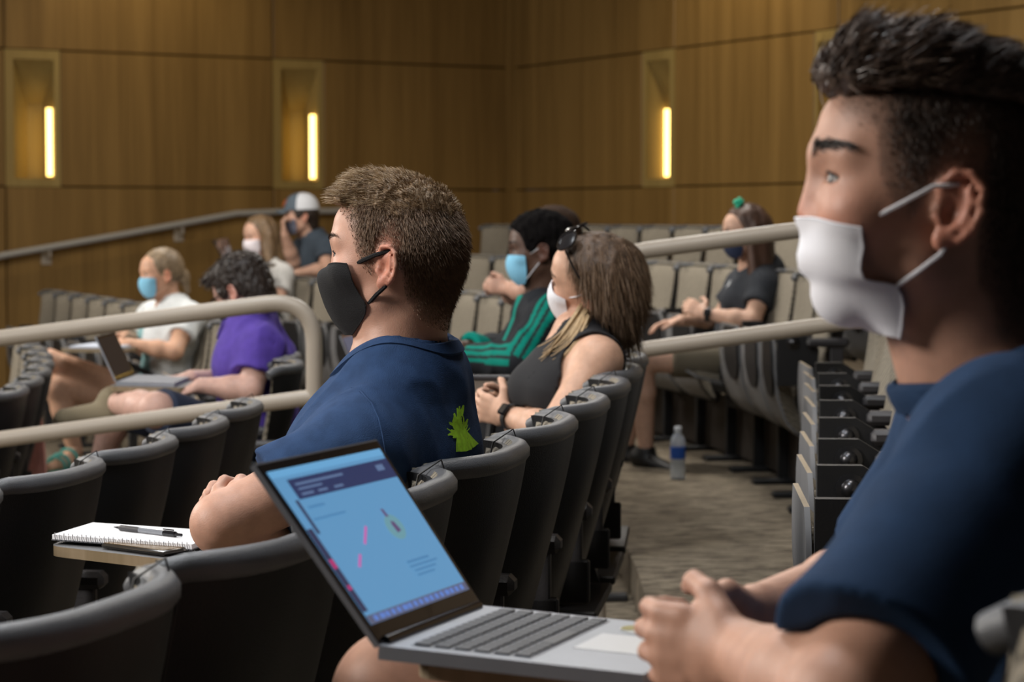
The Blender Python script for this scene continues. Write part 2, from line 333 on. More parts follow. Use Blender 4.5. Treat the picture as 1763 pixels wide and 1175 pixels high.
# ---------------------------------------------------------------- auditorium seats (local: x forward, y left, z up; origin below the top of the back)
BW = .236
def shell_pt(u, v, off=0.):
    """u -1..1 across, v 0..1 up; rear face of the back shell, off = distance towards the sitter"""
    w = .150+(BW-.150)*v**.75; z = .26+.625*v; a = abs(u)
    x = .17*(1-v)**1.2*1.0+(.012+.085*v)*max(0, a)**3.2
    z -= .016*max(0, (a-.86)/.14)**2*v**6
    return np.array([x+off, u*w, z])
def th(u, v): return .022+.020*max(0, (v-.90)/.1)**.8 - .004*abs(u)
def make_shell():
    m = MB(); f = lambda a: 2*a-1
    m.slab(lambda a, b: shell_pt(f(a), b), lambda a, b: shell_pt(f(a)*(1-.10*abs(f(a))**6), b-.0*b, th(f(a), b)), 28, 18)
    # rolled lip along the rim
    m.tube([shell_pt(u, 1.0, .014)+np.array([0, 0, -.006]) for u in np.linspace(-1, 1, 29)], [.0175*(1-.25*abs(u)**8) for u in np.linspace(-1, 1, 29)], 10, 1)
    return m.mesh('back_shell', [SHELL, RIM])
def make_cushion():
    m = MB()
    def front(a, b):
        u = (2*a-1)*.92; v = .20+.812*b; e = (1-abs(2*a-1)**6)*(1-abs(2*b-1)**8)
        return shell_pt(u, v, .026+.038*e)
    m.slab(lambda a, b: front(1-a, b), lambda a, b: shell_pt((2*(1-a)-1)*.92, .20+.812*b, .018), 14, 14); return m.mesh('back_cushion', TWEED)
def make_button():
    m = MB(); p = shell_pt(0, .52, .067); m.lathe([(.012, -.006), (.012, .002), (.006, .005)], 10, p, np.array([[0, 0, 1], [0, 1, 0], [-1, 0, 0]]).T); return m.mesh('button', BLACK)
def pan_profile(down):
    """centre line of the seat pan, (x, z) from the rear/hinge to the front, as seen from the side"""
    if down: return [(.06, .43), (.12, .405), (.22, .395), (.33, .40), (.42, .425), (.46, .45)]
    return [(.17, .275), (.225, .285), (.28, .34), (.312, .43), (.325, .54), (.327, .665)]
def make_pan(down):
    m = MB(); pr = np.array(pan_profile(down)); L = np.concatenate([[0], np.cumsum(np.linalg.norm(np.diff(pr, axis=0), axis=1))]); L /= L[-1]
    def c(v): return np.array([np.interp(v, L, pr[:, 0]), np.interp(v, L, pr[:, 1])])
    def n_(v):
        t = c(min(1, v+.02))-c(max(0, v-.02)); t /= np.linalg.norm(t); return np.array([t[1], -t[0]])
    def pt(a, b, o):
        v = b; w = .208*(1-max(0, (.22-v)/.22)**2.2*.55)*(1-max(0, (v-.82)/.18)**2.5*.22); u = (2*a-1)
        q = c(v)+n_(v)*o; return (q[0], u*w, q[1])
    m.slab(lambda a, b: pt(a, b, .009), lambda a, b: pt(a, b, 0.), 10, 18, 0, 1); m.m[-56:-46] = [0]*10; m.m[-46:-28] = [0]*18; m.m[-18:] = [0]*18; pan = m.mesh('seat_pan', [LAMIN, PLY])
    cv = MB(); sq = lambda a: abs(2*a-1)**3*.16
    cv.slab(lambda a, b: pt(.34+.65*a, .50+sq(a)+(.48-sq(a))*b, .020), lambda a, b: pt(.34+.65*a, .50+sq(a)+(.48-sq(a))*b, .0085), 12, 8); cover = cv.mesh('hinge_cover', BLACK)
    m = MB()
    def cu(a, b):
        v = .06+.88*b; e = (1-abs(2*a-1)**6)*(1-abs(2*b-1)**6); q = c(v)-n_(v)*(.004+.058*e); return (q[0], (2*a-1)*.195*(1-max(0, (.22-v)/.22)**2*.4), q[1])
    def cl(a, b):
        v = .06+.88*b; q = c(v)-n_(v)*.001; return (q[0], (2*a-1)*.195*(1-max(0, (.22-v)/.22)**2*.4), q[1])
    m.slab(cl, cu, 10, 12); cus = m.mesh('seat_cushion', TWEED); return pan, cus, cover
def make_bracket(down):
    m = MB()
    if down: cx, cz, R = .16, .46, np.eye(3)
    else: cx, cz, R = .235, .60, np.eye(3)
    out = [(-.06, -.12), (.088, -.12), (.088, .085), (.01, .085), (-.03, .06), (-.07, .02)]
    if down: out = [(-.08, -.05), (.16, -.05), (.16, .01), (.05, .04), (-.05, .04)]
    vs = [(cx+x, y, cz+z) for y in (-.014, .014) for x, z in out]; n = len(out)
    m.add(vs, [tuple(range(n-1, -1, -1)), tuple(range(n, 2*n))]+[(i, (i+1) % n, n+(i+1) % n, n+i) for i in range(n)]); br = m.mesh('hinge_bracket', BLACK, smooth=False)
    m = MB(); Ry = np.array([[1, 0, 0], [0, 0, 1], [0, -1, 0]], float)
    m.lathe([(.027, 0), (.027, .004), (.018, .006), (.016, .013), (.010, .019), (.0, .021)], 14, (cx+.030, .014, cz+(.0 if down else .045)), Ry)
    bo = m.mesh('bolt', mat('dark_bolt', (.07, .07, .075), .3, .9)); return br, bo
def make_arm():
    m = MB(); m.box((.135, .24, .645), (.16, .048, .034), bev=.010); m.box((.10, .24, .56), (.05, .02, .16), bev=.004)
    return m.mesh('armrest', RUBBER)
def make_pedestal():
    m = MB(); m.box((.15, .24, .27), (.05, .028, .54), bev=.004); m.box((.15, .24, .012), (.26, .07, .024), bev=.006); m.box((.17, 0, .33), (.045, .46, .04), bev=.004); m.box((.14, .24, .50), (.16, .024, .09), bev=.004)
    m.box((.10, .0, .42), (.10, .40, .02), bev=.004); return m.mesh('pedestal', BLACK)
def make_clip():
    m = MB(); m.tube([shell_pt(.0, .9, -.004)*0+shell_pt(u_, v_, o_) for (u_, v_, o_) in ((-.70, .80, -.003), (-.70, .97, -.003), (-.70, 1.035, .014), (-.70, 1.0, .045), (-.70, .9, .05))], .0015, 6); return m.mesh('cord_clip', BLACK)
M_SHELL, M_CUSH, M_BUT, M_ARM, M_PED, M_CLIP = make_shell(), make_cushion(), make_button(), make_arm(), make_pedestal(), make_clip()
M_PANF, M_SCF, M_COV = make_pan(False); M_PAND, M_SCD, _c = make_pan(True); bpy.data.meshes.remove(_c); M_BRF, M_BOF = make_bracket(False); M_BRD, M_BOD = make_bracket(True)
def chair(p, ang, label, down=False, group=None, arm=True, cover=True):
    t = tag(empty('auditorium_seat', p, ang), label, 'seat', group)
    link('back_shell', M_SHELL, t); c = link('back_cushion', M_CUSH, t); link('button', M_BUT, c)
    s = link('seat_pan', M_PAND if down else M_PANF, t); link('seat_cushion', M_SCD if down else M_SCF, s)
    if cover and not down: link('hinge_cover', M_COV, s)
    for y in (.215,):
        b = link('hinge_bracket', M_BRD if down else M_BRF, t, (0, y, 0))
        if y > 0: link('bolt', M_BOD if down else M_BOF, b)
    if arm: link('armrest', M_ARM, t)
    link('pedestal', M_PED, t); link('cord_clip', M_CLIP, t); return t
def heading(k, Y):
    d = (rx(k, Y+.05)-rx(k, Y-.05))/.1; return math.atan2(d, -1.)
def pos_on(k, Y): return np.array([float(rx(k, Y)), Y, TZ[k]])
def walk(k, Y0, n, pitch=.487, dirn=1):
    """seat centres along a row, stepping by the seat pitch"""
    out = []; Y = Y0
    for i in range(n):
        out.append(Y); d = (rx(k, Y+.05)-rx(k, Y-.05))/.1; Y += dirn*pitch/math.sqrt(1+d*d)
    return out
ORD = ['first', 'second', 'third', 'fourth', 'fifth', 'sixth', 'seventh', 'eighth', 'ninth', 'tenth', 'eleventh', 'twelfth', 'thirteenth', 'fourteenth', 'fifteenth', 'sixteenth', 'seventeenth']
SEATS = {}
def row(key, k, Y0, n, desc, taken={}, grp=None, pitch=.487, dirn=1, yaw=0.):
    for i, Y in enumerate(walk(k, Y0, n, pitch, dirn)):
        lab = taken[i] if i in taken else desc % ORD[i]
        SEATS[key, i] = chair(pos_on(k, Y), heading(k, Y)+yaw, lab, i in taken, grp, cover=key != 'R2'); 
# near block, the row of the man in the black mask, nearest seat first
row('R1', 1, 2.10, 9, 'dark seat back in the black masked man\'s row, %s from the near end', {3: 'seat holding the man in the black mask', 7: 'seat holding the woman with sunglasses on her head'}, 'seats in the row of the man in the black mask')
row('R0', 0, 5.72, 7, 'dark seat back in the row before the notebook, %s from the aisle handrail', {}, 'dark seats in front of the spiral notebook', dirn=-1)
row('R2', 2, 3.72, 8, 'empty folded seat in the white masked near man\'s row, %s beyond him', {}, 'folded seats beyond the near man', yaw=.07)
row('R2n', 2, 1.9, 1, '%s', {0: 'seat holding the near man in the white mask'})
SEATS['R2m', 0] = chair(np.array([.375, 1.13, TZ[2]]), heading(2, 1.2)+.16, 'blurred grey seat back at the bottom right corner')
row('Rm', -1, 7.5, 7, 'seat in the lowest row at the left edge, %s counted from the near end', {}, 'seats of the lowest row at the left edge')
# far block across the aisle
row('T0', 0, 7.45, 17, 'tan seat in the row of the man in purple, %s from the aisle', {1: 'seat holding the man in the purple shirt', 7: 'seat holding the woman in the white shirt and aqua mask'}, 'tan seats in the row of the man in purple')
row('T1', 1, 7.75, 15, 'tan seat in the striped jacket man\'s row, %s from the aisle', {0: 'seat holding the man in the striped tracksuit jacket', 2: 'seat holding the half hidden brown haired person', 13: 'seat holding the long haired girl in the pale mask'}, 'tan seats in the row of the man in the striped jacket')
row('T2', 2, 9.0, 15, 'tan seat in the green clip woman\'s row, %s from the aisle', {3: 'seat holding the woman with the green hair clip', 14: 'seat holding the man in the trucker cap'}, 'tan seats in the row of the woman with the green clip')
row('T3', 3, 9.2, 16, 'tan seat of the highest row under the rear wall, %s from the right end', {}, 'tan seats of the highest row')
# ---------------------------------------------------------------- people: signed-distance sculpting, one continuous surface per body
f32 = np.float32
def A(*v): return np.array(v, f32)
def smin(a, b, k):
    h = np.clip(.5+.5*(b-a)/k, 0, 1); return b+(a-b)*h-k*h*(1-h)
def smax(a, b, k): return -smin(-a, -b, k)
def rc(a, b, ra, rb):
    a = np.array(a, f32); ba = np.array(b, f32)-a; bb = float(ba@ba)+1e-9
    def f(P):
        h = np.clip(((P-a)@ba)/bb, 0, 1); return np.linalg.norm(P-a-h[:, None]*ba, axis=1)-(ra+(rb-ra)*h)
    f.bs = (np.array(a)+ba/2, math.sqrt(bb)/2+max(ra, rb)); return f
def el(c, r, R=None):
    c = np.array(c, f32); r = np.array(r, f32)
    def f(P):
        q = P-c
        if R is not None: q = q@np.asarray(R, f32)
        k0 = np.linalg.norm(q/r, axis=1); k1 = np.linalg.norm(q/(r*r), axis=1)+1e-9; return np.where(k0 < .02, -r.min(), k0*(k0-1)/k1)
    return f
def fc(a, b, ra, rb, ax, s):
    """round cone whose section is s times wider along ax"""
    ax = nrm(ax).astype(f32); a = np.array(a, f32); b = np.array(b, f32); sq = lambda q: q-np.outer(q@ax, ax)*(1-1/s)
    ba = b-a; ba = ba-ax*(ba@ax)*(1-1/s); bb = float(ba@ba)+1e-9
    def f(P):
        q = sq(P-a); h = np.clip((q@ba)/bb, 0, 1); return np.linalg.norm(q-h[:, None]*ba, axis=1)-(ra+(rb-ra)*h)
    return f
def plane(p, n):
    n = nrm(n).astype(f32); p = np.array(p, f32); return lambda P: (P-p)@n
class Field:
    """ordered blend of shapes; groups are only evaluated near their bounding sphere"""
    def __init__(s): s.ops = []
    def u(s, f, k=.01): s.ops.append((f, k, 'u')); return s
    def cut(s, f, k=.004): s.ops.append((f, k, 's')); return s
    def clip(s, f, k=.004): s.ops.append((f, k, 'i')); return s
    def off(s, r): s.ops.append((r, 0, 'o')); return s
    def grp(s, f, c, R, k=.01):
        c = np.array(c, f32)
        def g(P):
            dd = np.linalg.norm(P-c, axis=1); out = np.maximum(dd-R, .02).astype(f32); m = dd < R*1.12
            if m.any(): out[m] = f(P[m])
            return out
        s.ops.append((g, k, 'u')); return s
    def __call__(s, P):
        d = np.full(len(P), 1e3, f32)
        for f, k, m in s.ops:
            if m == 'o': d = d-f; continue
            e = f(P)
            if m == 'u': d = smin(d, e, k) if k > 0 else np.minimum(d, e)
            elif m == 's': d = smax(d, -e, k)
            else: d = smax(d, e, k)
        return d
def surfnet(f, lo, hi, h):
    lo = np.array(lo, float); n = np.ceil((np.array(hi)-lo)/h).astype(int)+1; s = 4; nc = -(-n//s); n = nc*s
    ax = [lo[i]+h*(np.arange(nc[i])*s+(s-1)/2) for i in range(3)]
    G = np.stack(np.meshgrid(*ax, indexing='ij'), -1).reshape(-1, 3).astype(f32); dc = f(G)
    V = np.repeat(np.repeat(np.repeat(dc.reshape(nc), s, 0), s, 1), s, 2)
    act = np.where(np.abs(dc) < h*s*1.25)[0]; bi = np.stack(np.unravel_index(act, nc), -1)*s
    off = np.stack(np.meshgrid(*[np.arange(s)]*3, indexing='ij'), -1).reshape(-1, 3)
    for c0 in range(0, len(bi), 6000):
        I = (bi[c0:c0+6000, None, :]+off[None]).reshape(-1, 3); V[I[:, 0], I[:, 1], I[:, 2]] = f((lo+h*I).astype(f32))
    B = V < 0; c = np.zeros(n-1, np.int8)
    for dx in (0, 1):
        for dy in (0, 1):
            for dz in (0, 1): c += B[dx:n[0]-1+dx, dy:n[1]-1+dy, dz:n[2]-1+dz]
    M = np.argwhere((c > 0) & (c < 8)); idx = np.full(n-1, -1, np.int32); idx[M[:, 0], M[:, 1], M[:, 2]] = np.arange(len(M))
    co = [(x, y, z) for x in (0, 1) for y in (0, 1) for z in (0, 1)]; val = [V[M[:, 0]+x, M[:, 1]+y, M[:, 2]+z] for x, y, z in co]
    acc = np.zeros((len(M), 3)); cnt = np.zeros(len(M))
    for a in range(8):
        for b in range(a+1, 8):
            if sum(abs(co[a][i]-co[b][i]) for i in range(3)) != 1: continue
            va, vb = val[a], val[b]; x = (va < 0) != (vb < 0); t = np.where(x, va/np.where(x, va-vb, 1), 0)
            acc += np.where(x[:, None], np.array(co[a])+t[:, None]*(np.array(co[b])-np.array(co[a])), 0); cnt += x
    vs = lo+h*(M+acc/cnt[:, None]); F = []
    for d in range(3):
        o1, o2 = [(1, 2), (2, 0), (0, 1)][d]; sl = [slice(1, n[0]-1), slice(1, n[1]-1), slice(1, n[2]-1)]; sl2 = list(sl); sl[d] = slice(0, n[d]-1); sl2[d] = slice(1, n[d])
        X = np.argwhere(B[tuple(sl)] != B[tuple(sl2)])
        if not len(X): continue
        X = X+1; X[:, d] -= 1; pos = B[X[:, 0], X[:, 1], X[:, 2]]; e1 = np.zeros(3, int); e1[o1] = 1; e2 = np.zeros(3, int); e2[o2] = 1
        g = lambda Y: idx[Y[:, 0], Y[:, 1], Y[:, 2]]
        q = np.stack([g(X-e1-e2), g(X-e2), g(X), g(X-e1)], -1); q = np.where(pos[:, None], q, q[:, ::-1]); F.append(q)
    F = np.concatenate(F); return vs, F[(F >= 0).all(1)]
def np_mesh(name, vs, F, mats, cols=None, origin=(0, 0, 0), mi=None):
    me = bpy.data.meshes.new(name); vs = np.asarray(vs, float)-np.array(origin); k = F.shape[1]
    me.vertices.add(len(vs)); me.vertices.foreach_set('co', vs.astype(f32).ravel()); me.loops.add(F.size); me.loops.foreach_set('vertex_index', F.astype(np.int32).ravel())
    me.polygons.add(len(F)); me.polygons.foreach_set('loop_start', np.arange(0, F.size, k, dtype=np.int32)); me.polygons.foreach_set('use_smooth', np.ones(len(F), bool))
    for m in (mats if isinstance(mats, (list, tuple)) else [mats]): me.materials.append(m)
    if mi is not None: me.polygons.foreach_set('material_index', mi.astype(np.int32))
    if cols is not None:
        a = me.color_attributes.new('Col', 'FLOAT_COLOR', 'POINT'); c4 = np.ones((len(vs), 4), f32); c4[:, :3] = cols; a.data.foreach_set('color', c4.ravel())
    me.update(calc_edges=True); return me
def sculpt(name, f, lo, hi, h, m, parent, colf=None, origin=None):
    vs, F = surfnet(f, lo, hi, h)
    o = link(name, np_mesh(name, vs, F, m, colf(vs) if colf else None, origin if origin is not None else (0, 0, 0)), parent); o['_n'] = len(F); del o['_n']; return o
def vnoise(P, sc, seed=0):
    """smooth value noise in -1..1"""
    Q = P*np.array(sc, float)+seed*17.3; i = np.floor(Q).astype(np.int64); t = Q-i; t = t*t*(3-2*t); out = np.zeros(len(P))
    for x in (0, 1):
        for y in (0, 1):
            for z in (0, 1):
                j = i+np.array([x, y, z]); hsh = (j[:, 0]*73856093 ^ j[:, 1]*19349663 ^ j[:, 2]*83492791) & 0xffff; hsh = (hsh*40503+12345) & 0xffff
                w = (t[:, 0] if x else 1-t[:, 0])*(t[:, 1] if y else 1-t[:, 1])*(t[:, 2] if z else 1-t[:, 2]); out += w*(hsh/32767.5-1)
    return out
def sstep(a, b, x): t = np.clip((x-a)/(b-a), 0, 1); return t*t*(3-2*t)

# ---- head in its own frame: x to the face, y left, z up, origin between the eyes' height and the ears
EARC = (-.012, .0, -.010)
def ear_pts(): return [(.009, .074, .004), (.013, .079, .018), (.006, .085, .030), (-.007, .089, .032), (-.018, .092, .022), (-.021, .092, .004), (-.017, .089, -.012), (-.009, .084, -.023)]
def make_head(fem=False, chin=1., ear=True):
    ex, ez = EARC[0], EARC[2]; j = .9 if fem else 1.
    S = [(el((-.008, 0, .028), (.099, .077, .088)), .0), (el((.032, 0, -.026), (.056, .060*j, .076)), .035), (el((.030, 0, .045), (.067, .060, .048)), .02), (rc((-.002, .050*j, -.058), (.042, .016, -.097), .017, .014), .03), (el((.050, 0, -.099), (.016, .02, .013)), .02),
         (el((.056, .043, -.028), (.022, .02, .018)), .025), (rc((.091, .008, .017), (.072, .042, .019), .008, .008), .02)]
    C = [(el((.103, .033, -.003), (.018, .020, .013)), .010)]
    S2 = [(el((.0715, .0315, -.003), (.0155, .0155, .0145)), .006), (rc((.090, 0, .004), (.0925, 0, -.033), .0065, .0085), .012), (el((.084, .0115, -.038), (.010, .0075, .0075)), .008), (el((.079, 0, -.066), (.010, .023, .006)), .006), (el((.076, 0, -.076), (.010, .018, .0065)), .006)]
    SL = el((.086, .0345, -.0025), (.016, .0140, .0036))
    if ear:
        yy = np.array([0, .075, 0]); Ry = np.asarray(Matrix.Rotation(math.radians(-18), 3, 'Z')@Matrix.Rotation(math.radians(10), 3, 'Y'))
        E = [(el((ex-.003, .078, ez+.004), (.0185, .0075, .030), Ry), .007), (el((ex+.003, .078, ez-.024), (.009, .0055, .010)), .006)]
        ep = [np.array([ex, 0, ez])+np.array(p) for p in ear_pts()]; EH = [(rc(a, b, .0036, .0036), .003) for a, b in zip(ep[:-1], ep[1:])]
        an = [np.array([ex, 0, ez])+np.array(p) for p in ((-.008, .0885, .020), (-.012, .0895, .008), (-.010, .087, -.006), (-.002, .084, -.016))]
        EA = [(rc(a, b, .0028, .0028), .003) for a, b in zip(an[:-1], an[1:])]
        CON = el((ex+.002, .090, ez-.001), (.0085, .013, .012)); TR = rc((ex+.012, .078, ez-.006), (ex+.009, .080, ez-.010), .0045, .0035); FOSSA = el((ex-.004, .096, ez+.022), (.010, .0085, .007))
    def f(q):
        q = q.copy(); q[:, 1] = np.abs(q[:, 1]); d = None
        for g, k in S: d = g(q) if d is None else smin(d, g(q), k)
        for g, k in C: d = smax(d, -g(q), k)
        for g, k in S2: d = smin(d, g(q), k)
        d = smax(d, -SL(q), .0025)
        if ear:
            m = (np.abs(q[:, 0]-ex) < .06) & (np.abs(q[:, 2]-ez) < .07) & (q[:, 1] > .045)
            if m.any():
                p = q[m]; e = d[m]
                for g, k in E: e = smin(e, g(p), k)
                e = smax(e, -CON(p), .004); e = smax(e, -FOSSA(p), .003)
                for g, k in EH+EA: e = smin(e, g(p), k)
                e = smin(e, TR(p), .003); d[m] = e
        return d
    return f
class Head:
    def __init__(s, c, face, pitch=0., roll=0., sc=1., fem=False, ear=True):
        """face: heading of the face in the ground plane (radians), pitch up, roll towards the left shoulder"""
        R = Matrix.Rotation(face, 3, 'Z')@Matrix.Rotation(-pitch, 3, 'Y')@Matrix.Rotation(-roll, 3, 'X')
        s.R = np.array(R); s.c = np.array(c, float); s.sc = sc; s.g = make_head(fem, ear=ear); s.fem = fem
    def loc(s, P): return (P-s.c)@s.R/s.sc
    def w(s, q): return s.c+s.R@(np.array(q, float)*s.sc)
    def wd(s, q): return s.R@np.array(q, float)
    def __call__(s, P): return s.g(s.loc(P).astype(f32))*s.sc
# ---- hand
def hand_ops(wr, d, n, left, curl=.5, size=1., spread=.10, thumb=.5, curls=None, tu=0., tv=None):
    """wr wrist, d direction of the palm, n palm normal; returns [(shape, blend)]"""
    d = nrm(d); n = nrm(np.array(n)-d*np.dot(n, d)); l = np.cross(n, d)*(1 if left else -1)   # l: towards the thumb
    wr = np.array(wr, float); ops = []; S = size
    P = lambda a, b, c=0.: wr+S*(d*a+l*b+n*c)
    ops.append((fc(P(.0, 0), P(.030, 0), .019*S, .017*S, l, 1.35), .012)); ops.append((fc(P(.028, .0), P(.080, .0), .0145*S, .0125*S, l, 2.6), .012))
    cs = curls if curls is not None else [curl]*4
    for i, (b, a, L, r) in enumerate(((.030, .086, .070, .0088), (.010, .091, .078, .0090), (-.010, .088, .072, .0086), (-.029, .080, .057, .0076))):
        an = -spread*(i-1.5); dd = nrm(d*math.cos(an)+l*math.sin(-an)*-1*(-1 if False else 1)*(-1)); dd = nrm(d+l*(1.5-i)*spread*.5)
        p = P(a-.02, b*.95); ang = 0; seg = [.02+.45*L, .30*L, .25*L]; rr = r*S
        for k, sg in enumerate(seg):
            ang += cs[i]*(.75, 1.15, .85)[k]
            if k == 0:
                q = p+S*.022*dd; ops.append((rc(p, q, rr*1.1, rr*1.08), .008)); p = q; sg -= .02
            v = dd*math.cos(ang)+n*math.sin(ang); q = p+S*sg*v; ops.append((rc(p, q, rr*(1.05-.08*k), rr*(.97-.10*k)), .0035)); p = q
    v1, v2, v3 = [d*a+l*b+n*c for a, b, c in (tv or ((.75-.5*tu, .75+.2*tu, .35*thumb), (.95-.7*tu, .30+.6*tu, .5*thumb), (1.-tu, .02+.95*tu, .7*thumb)))]
    p = P(.022, .022, .006)
    for v, sg, ra, rb, k in ((v1, .040, .0135, .0115, .010), (v2, .031, .0108, .0098, .004), (v3, .024, .0098, .0080, .003)):
        q = p+S*sg*nrm(v); ops.append((rc(p, q, ra*S, rb*S), k)); p = q
    return ops
def grp_of(ops):
    F = Field()
    for f, k in ops: F.u(f, k)
    return F

SKIN = mat('skin', (.5, .3, .2), .48, attr='Col', var=.10, scale=60, bump=.12, bscale=500, sss=.12, spec=.4)
EYEW = mat('eye_white', (.36, .33, .31), .4, spec=.25); IRIS = mat('iris', (.03, .035, .04), .25); CLOTHB = mat('black_cloth', (.012, .012, .013), .9, bump=.6, bscale=900)
MASKW = mat('white_mask_fabric', (.80, .80, .84), .85, bump=.15, bscale=900); MASKB = mat('blue_mask_fabric', (.22, .52, .72), .85, bump=.15, bscale=900); MASKP = mat('pale_mask_fabric', (.80, .74, .78), .85); MASKG = mat('grey_mask_fabric', (.13, .14, .19), .85)

class Person:
    def __init__(s, label, head, skin, chest, pelvis, shl, fwd, build=1., res=.006, sh_w=.19, neck=None, group=None, tors=1.):
        """shl: unit vector to the person's left at the shoulders; fwd: heading the trunk faces"""
        s.head = head; s.skin = np.array(skin, float); s.res = res; s.b = build; s.lat = nrm(shl); s.ch = np.array(chest, float); s.pv = np.array(pelvis, float); s.fwd = nrm(fwd)
        s.up = nrm(s.ch-s.pv); s.nb = s.ch+s.up*.17*tors if neck is None else np.array(neck, float)
        s.shc = s.ch+s.up*.125*tors; s.sh = {1: s.shc+s.lat*sh_w, -1: s.shc-s.lat*sh_w}; s.arms = {}; s.legs = {}; s.hands = {}; s.group = group
        s.root = tag(empty('person', (s.pv[0], s.pv[1], 0)), label, 'person', group); s.o = np.array(s.root.location)
    def arm(s, side, el_, wr, hd=None, hn=None, sh=None, **kw):
        if sh is not None: s.sh[side] = np.array(sh, float)
        s.arms[side] = (np.array(el_, float), np.array(wr, float)); s.hands[side] = (hd, hn, kw)
    def leg(s, side, hip, knee, ankle, toe=None): s.legs[side] = tuple(np.array(q, float) if q is not None else None for q in (hip, knee, ankle, toe))
    def torso(s, F, r=0., k=.05, fem=False, bust=0.):
        b = s.b; m = s.pv*.5+s.ch*.5; m = m+s.fwd*0
        F.u(fc(s.pv, m, .118*b+r, .108*b+r, s.lat, 1.45), k); F.u(fc(m, s.ch, .108*b+r, .118*b+r, s.lat, 1.42), k)
        F.u(fc(s.ch, s.shc, .115*b+r, .075*b+r, s.lat, 1.6), k)
        for q in (1, -1):
            F.u(rc(s.shc*.72+s.nb*.28, s.sh[q], .050*b+r, .052*b+r), k*.8); F.u(rc(s.ch+s.lat*q*.09, s.sh[q], .085*b+r, .052*b+r), k)
            if bust: F.u(el(s.ch+s.fwd*.085*b+s.lat*q*.072+s.up*-.005, (bust+r,)*3), .03)
    def upper(s, F, q, r=0., r2=None, t=1.):
        e, w = s.arms[q]; b = s.b; F.u(rc(s.sh[q], s.sh[q]*(1-t)+e*t, .052*b+r, (.052+(.040-.052)*t)*b+(r if r2 is None else r2)), .03)
    def fore(s, F, q, r=0.):
        e, w = s.arms[q]; b = s.b; m = e*.65+w*.35; F.u(rc(e, m, .040*b+r, .041*b+r), .02); F.u(rc(m, w, .041*b+r, .026*b+r), .02)
    def leg_ops(s, F, q, r=0., lo=0., hi=1.):
        h, kn, an, toe = s.legs[q]; b = s.b; m = kn*.65+an*.35
        F.u(rc(h, kn, .088*b+r, .058*b+r), .03); F.u(rc(kn, m, .054*b+r, .054*b+r), .02); F.u(rc(m, an, .054*b+r, .036*b+r), .02)
    def body_field(s, hk=.02, fem=False):
        F = Field(); s.torso(F, -.004, fem=fem)
        nt = s.head.w((-.022, 0, -.050)); nr = .050 if fem else .059
        F.u(rc(s.nb-s.up*.03, nt, nr*s.b+.006, nr*s.b*.93), .035)
        F.u(rc(s.nb-s.up*.02, s.head.w((-.055, 0, -.01)), nr*s.b*.85, nr*s.b*.75), .03)
        F.grp(s.head, s.head.c, .19*s.head.sc, hk)
        for q in s.arms: s.upper(F, q); s.fore(F, q)
        for q in s.legs: s.leg_ops(F, q)
        for q, (hd, hn, kw) in s.hands.items():
            if hd is None: continue
            w = s.arms[q][1]; F.grp(grp_of(hand_ops(w, hd, hn, q > 0, **kw)), w+nrm(hd)*.08, .17, .012)
        return F
    def box(s, pad=.13):
        P = [s.pv, s.ch, s.nb, s.head.c+[0, 0, .05], s.sh[1], s.sh[-1]]
        for a in s.arms.values(): P += list(a)
        for q, (hd, hn, kw) in s.hands.items():
            if hd is not None: P.append(s.arms[q][1]+nrm(hd)*.13)
        for l in s.legs.values(): P += [p for p in l[:3]]
        P = np.array(P); return P.min(0)-pad, P.max(0)+pad
    def skincol(s, hairf=None, haircol=(.05, .03, .02), extra=None):
        hd = s.head
        def f(vs):
            q = hd.loc(vs); ay = np.abs(q[:, 1]); c = np.tile(s.skin, (len(vs), 1)); near = np.linalg.norm(q, axis=1) < .2
            n = vnoise(vs, 55)*.06+vnoise(vs, 140, 3)*.04; c *= (1+n)[:, None]
            red = np.array([1.10, .80, .76])
            w = near*np.clip(sstep(.066, .085, ay)*sstep(.03, -.02, np.abs(q[:, 0]-EARC[0])-.02)*.9+np.exp(-((q[:, 0]-.112)**2+ay**2+(q[:, 2]+.035)**2)/.0006)*.8+np.exp(-((q[:, 0]-.062)**2+(ay-.045)**2+(q[:, 2]+.04)**2)/.0012)*.55, 0, 1)
            c *= 1+(red-1)*w[:, None]
            lip = near*np.exp(-(((q[:, 0]-.1)/.012)**2+(ay/.02)**2+((q[:, 2]+.071)/.009)**2)); c *= 1+(np.array([.95, .55, .55])-1)*lip[:, None]
            if hairf is not None:
                w = (hairf(q)*near)[:, None]; c = c*(1-w)+np.array(haircol)*w
            if extra is not None: c = extra(vs, q, c)
            return np.clip(c, 0, 1)
        return f
    def body(s, F, colf=None, name='body', lo=None, hi=None):
        a, b = s.box(); s.F = F; return sculpt(name, F, a if lo is None else lo, b if hi is None else hi, s.res, SKIN, s.root, colf or s.skincol(), s.o)
    def cloth(s, name, F, m, h=None, fold=.003, fs=(14, 14, 9), colf=None, pad=.15, seed=1, hollow=None, gap=.003, foldf=None):
        lo, hi = s.box(pad)
        def g(P):
            d = F.base(P) if hasattr(F, 'base') else F(P)
            return d
        def gg(P):
            d = F(P)
            if fold:
                n = np.abs(vnoise(P, fs, seed))-.3; d = d+(fold*n*1.6).astype(f32)
            if foldf is not None: d = d+foldf(P).astype(f32)
            for c, k in getattr(F, 'cuts', []): d = smax(d, c(P), k)
            if hollow is not None: d = smax(d, -(hollow(P)-gap), .002)
            return d
        o = sculpt(name, gg, lo, hi, h or s.res, m, s.root, colf, s.o)
        return o
